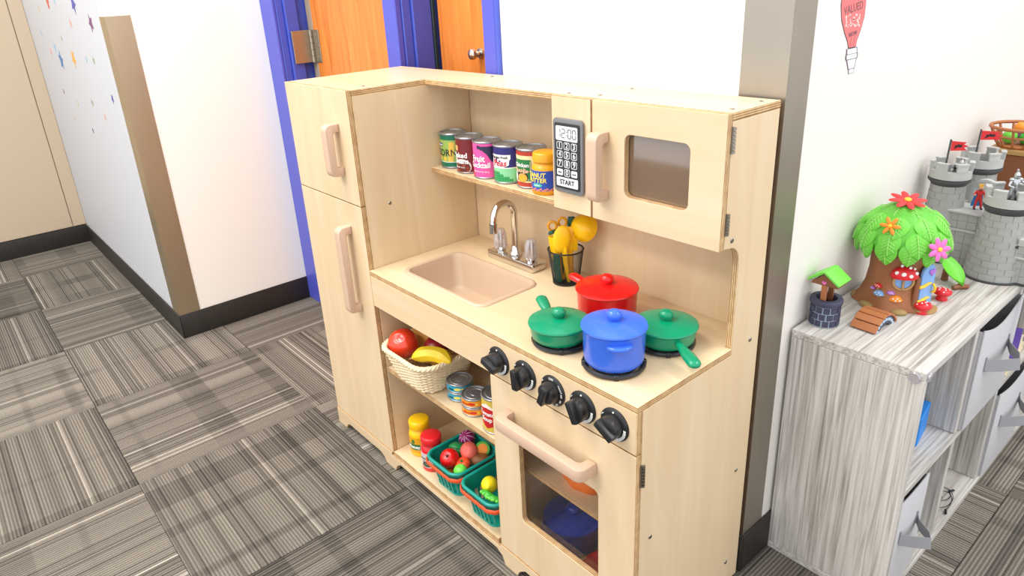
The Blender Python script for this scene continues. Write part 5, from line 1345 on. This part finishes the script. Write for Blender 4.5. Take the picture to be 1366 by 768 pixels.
kn = dict(base_pose); kn.update(ell=(.22, -.06, .66, .038), hal=(.36, -.08, .66, .034), elr=(-.20, -.05, .60, .038), har=(-.10, -.16, .56, .034))
figure('toy_knight', 'silver toy knight holding a red tipped lance on the front tower', (TA[0]+.004, TA[1]+.004, TZ+.1572), .75, .066, dict(body=M['silver']), kn, 'toy figures on the castle', knight_bits(True))
k2 = dict(base_pose)
k2.update(hip=(0, .02, .30, .075), chest=(0, -.10, .44, .095), neck=(0, -.19, .53, .042), head=(0, -.24, .58, .07), shl=(.12, -.14, .50, .05), ell=(.17, -.26, .42, .038), hal=(.12, -.38, .40, .034), shr=(-.12, -.14, .50, .05), elr=(-.18, -.25, .40, .038), har=(-.12, -.37, .37, .034),
          hpl=(.07, .02, .27, .062), knl=(.11, -.16, .22, .048), anl=(.11, -.05, .05, .036), tol=(.11, -.14, .03, .032), hpr=(-.07, .03, .26, .062), knr=(-.11, -.02, .08, .048), anr=(-.11, .16, .05, .036), tor=(-.11, .20, .03, .032))
figure('toy_knight', 'silver toy knight crouching on the left rear castle tower', (TB[0]+.006, TB[1]-.004, TZ+.1865), 1.3, .060, dict(body=M['silver']), k2, 'toy figures on the castle', knight_bits(False))

# ------------------------------------------------------------------ behind the castle: brown chest with lookout basket
sh = thing('toy_ship_deck', 'brown toy block with a pale plank top behind the castle', 'toy', (1.180, 1.318, TZ))
MB().box(-.050, .085, -.055, .055, 0, .186, .002, 1).build('hull_block', M['toy_brown'], sh)
for k in range(5): MB().box(-.056, .092, -.060+.0242*k, -.0362+.0242*k, .1864, .1975, .0012, 1).build('plank', M['tan'], sh)
lk = thing('lookout_basket', 'brown openwork toy basket on the plank top behind the castle', 'toy', (1.172, 1.310, TZ+.1978))
MB().tube(ring(.062, .048, 0), .0042, 8, True).build('basket_rim', M['bridge_brown'], lk, 60); MB().tube(ring(.056, .028, 0), .0026, 8, True).build('basket_band', M['bridge_brown'], lk, 60)
MB().lathe([(0, 0), (.040, 0), (.042, .004), (.036, .007), (0, .007)], 28).build('basket_floor', M['bridge_brown'], lk, 50)
for k in range(12):
    a = 2*PI*k/12; MB().tube([(.040*math.cos(a), .040*math.sin(a), .003), (.053*math.cos(a), .053*math.sin(a), .022), (.062*math.cos(a), .062*math.sin(a), .048)], .0030, 7).build('rib', M['bridge_brown'], lk, 60)
for i, (x, y, z, r, m, lb) in enumerate(((-.016, -.016, .024, .016, 'roof_green', 'green toy ball at the left inside the lookout basket'), (.018, -.012, .024, .016, 'pea_green', 'dark green toy ball at the front of the lookout basket'), (.004, .020, .026, .017, 'violet', 'violet toy ball at the back of the lookout basket'), (-.002, -.004, .047, .012, 'flower_orange', 'small orange toy ball on top in the lookout basket'))):
    tag(MB().ball((0, 0, 0), r, 20, 12).build('toy_ball', M[m], None, 60, loc=(1.172+x, 1.310+y, TZ+.1978+z)), lb, 'ball', 'toy balls in the lookout basket')

# ------------------------------------------------------------------ stickers on the walls
st = thing('wall_sticker', 'red light bulb sticker reading VALUED on the white right wall', 'sticker', (XR+.0004, .5475, 1.05))
def bulb(sx, sz, off=0):
    o = []
    L = [(.0, -.027), (.0135, -.027), (.0165, -.016), (.029, .000), (.0400, .020), (.0435, .042), (.0390, .070), (.022, .094), (.0, .102)]
    L = [(w*sx, z) for w, z in L]
    return [(w, z) for w, z in L]+[(-w, z) for w, z in L[-2:0:-1]]
sk_ = Matrix(((0, 0, 1, 0), (1, -.20, 0, 0), (.0, 1, 0, 0), (0, 0, 0, 1)))
def cat_(pts, g): 
    c = (sum(p[0] for p in pts)/len(pts), sum(p[1] for p in pts)/len(pts)); return [((p[0]-c[0])*g+c[0], (p[1]-c[1])*g+c[1]) for p in pts]
bo_ = rpoly(bulb(1, 1), .016, 5)
MB().curve([cat_(bo_, 1.045)], .0004, sk_).build('outline', M['sticker_line'], st)
MB().curve([bo_], .0008, sk_).build('bulb_glass', M['sticker_red'], st)
tx = MB(); tx.text('VALUED', .0185, .0004, sk_ @ Matrix.Translation((0, .036, .0005)) @ Matrix.Rotation(.10, 4, 'Z')); tx.text('wow', .016, .0004, sk_ @ Matrix.Translation((0, -.004, .0005)) @ Matrix.Rotation(.10, 4, 'Z')); tx.build('lettering', M['sticker_line'], st)
sm = MB()
for k in range(30):
    x = -.026+.050*rc_.random(); z = .006+.020*rc_.random(); q = [sk_ @ Vector((p[0], p[1], .0006)) for p in disc(x, z, .0014+.0016*((k*.23) % 1), None, 7)]
    sm.add(q, [list(range(7))])
o = sm.build('shine', M['sticker_shine'], st, 0, recalc=False); o['kind'] = 'stuff'
for x in (-.0065, .0055): MB().box(-.0005, .0005, x-.0005+.004, x+.0005+.004, -.026, -.002).build('filament_line', M['sticker_line'], st)
zb_ = -.029
for i, (w, h) in enumerate(((.0185, .0095), (.0205, .0085), (.0180, .0170), (.0095, .0075))):
    o = rpoly([(-w, zb_-h), (w, zb_-h), (w, zb_), (-w, zb_)] if i != 2 else [(-w*.6, zb_-h), (w*.6, zb_-h), (w, zb_), (-w, zb_)], .0015, 3)
    MB().curve([cat_(o, 1.10)], .0004, sk_).build('cap_outline', M['sticker_line'], st); MB().curve([cat_(o, .92)], .0009, sk_).build('bulb_cap', M['sticker_white'], st); zb_ -= h
cols = {'r': (210, 84, 60), 'p': (84, 80, 168), 'm': (120, 70, 120), 'b': (70, 120, 176), 'o': (232, 164, 62), 'g': (140, 160, 120), 'k': (220, 160, 150), 'y': (210, 190, 140), 'l': (150, 190, 214)}
cn = dict(r='red', p='indigo', m='plum', b='blue', o='orange', g='sage green', k='pale pink', y='pale tan', l='pale blue')
SL = [(-1.809, 1.180, 'r', .030), (-1.656, 1.185, 'l', .016), (-1.322, 1.172, 'p', .040), (-1.458, 1.104, 'k', .020), (-1.118, 1.105, 'm', .032), (-1.72, 1.046, 'g', .012), (-2.172, 1.06, 'l', .016), (-2.058, 1.157, 'y', .016), (-2.056, .983, 'k', .020), (-1.865, .955, 'b', .044), (-1.930, 1.005, 'l', .028), (-1.585, .973, 'o', .038), (-1.347, .980, 'l', .014), (-1.226, .980, 'g', .016),
      (-2.017, .815, 'm', .014), (-1.754, .785, 'y', .014), (-1.452, .814, 'g', .016), (-1.085, .858, 'p', .018), (-1.287, .776, 'k', .014), (-1.588, .691, 'm', .013), (-1.938, .707, 'y', .013)]
place = {}
for i, (x, z, c, R) in enumerate(SL):
    col = 'sticker_'+c
    if col not in M: P_(col, cols[c], .5, 0, 0)
    n = 5; pts = [(R*(1 if k % 2 == 0 else .48)*math.cos(PI/2+PI*k/n+i*.4), R*(1 if k % 2 == 0 else .48)*math.sin(PI/2+PI*k/n+i*.4)) for k in range(2*n)]
    hgt = ('near the top of' if z > 1.08 else 'high on' if z > .9 else 'half way up' if z > .75 else 'low on')
    far = ('by the far corner' if x < -1.9 else 'in its middle' if x < -1.4 else 'near the corner guard')
    lab = '%s %s star sticker %s the passage wall %s' % ('large' if R > .027 else 'small', cn[c], hgt, far)
    tag(MB().curve([pts], .0005, XZ(0)).build('star_sticker', M[col], None, 0, loc=(x, YP-.0004, z)), lab, 'sticker', 'star stickers on the passage wall')

_l = [o['label'] for o in bpy.data.objects if 'label' in o]
for _x in set(_l):
    if _l.count(_x) > 1: print('DUPLABEL', _x)
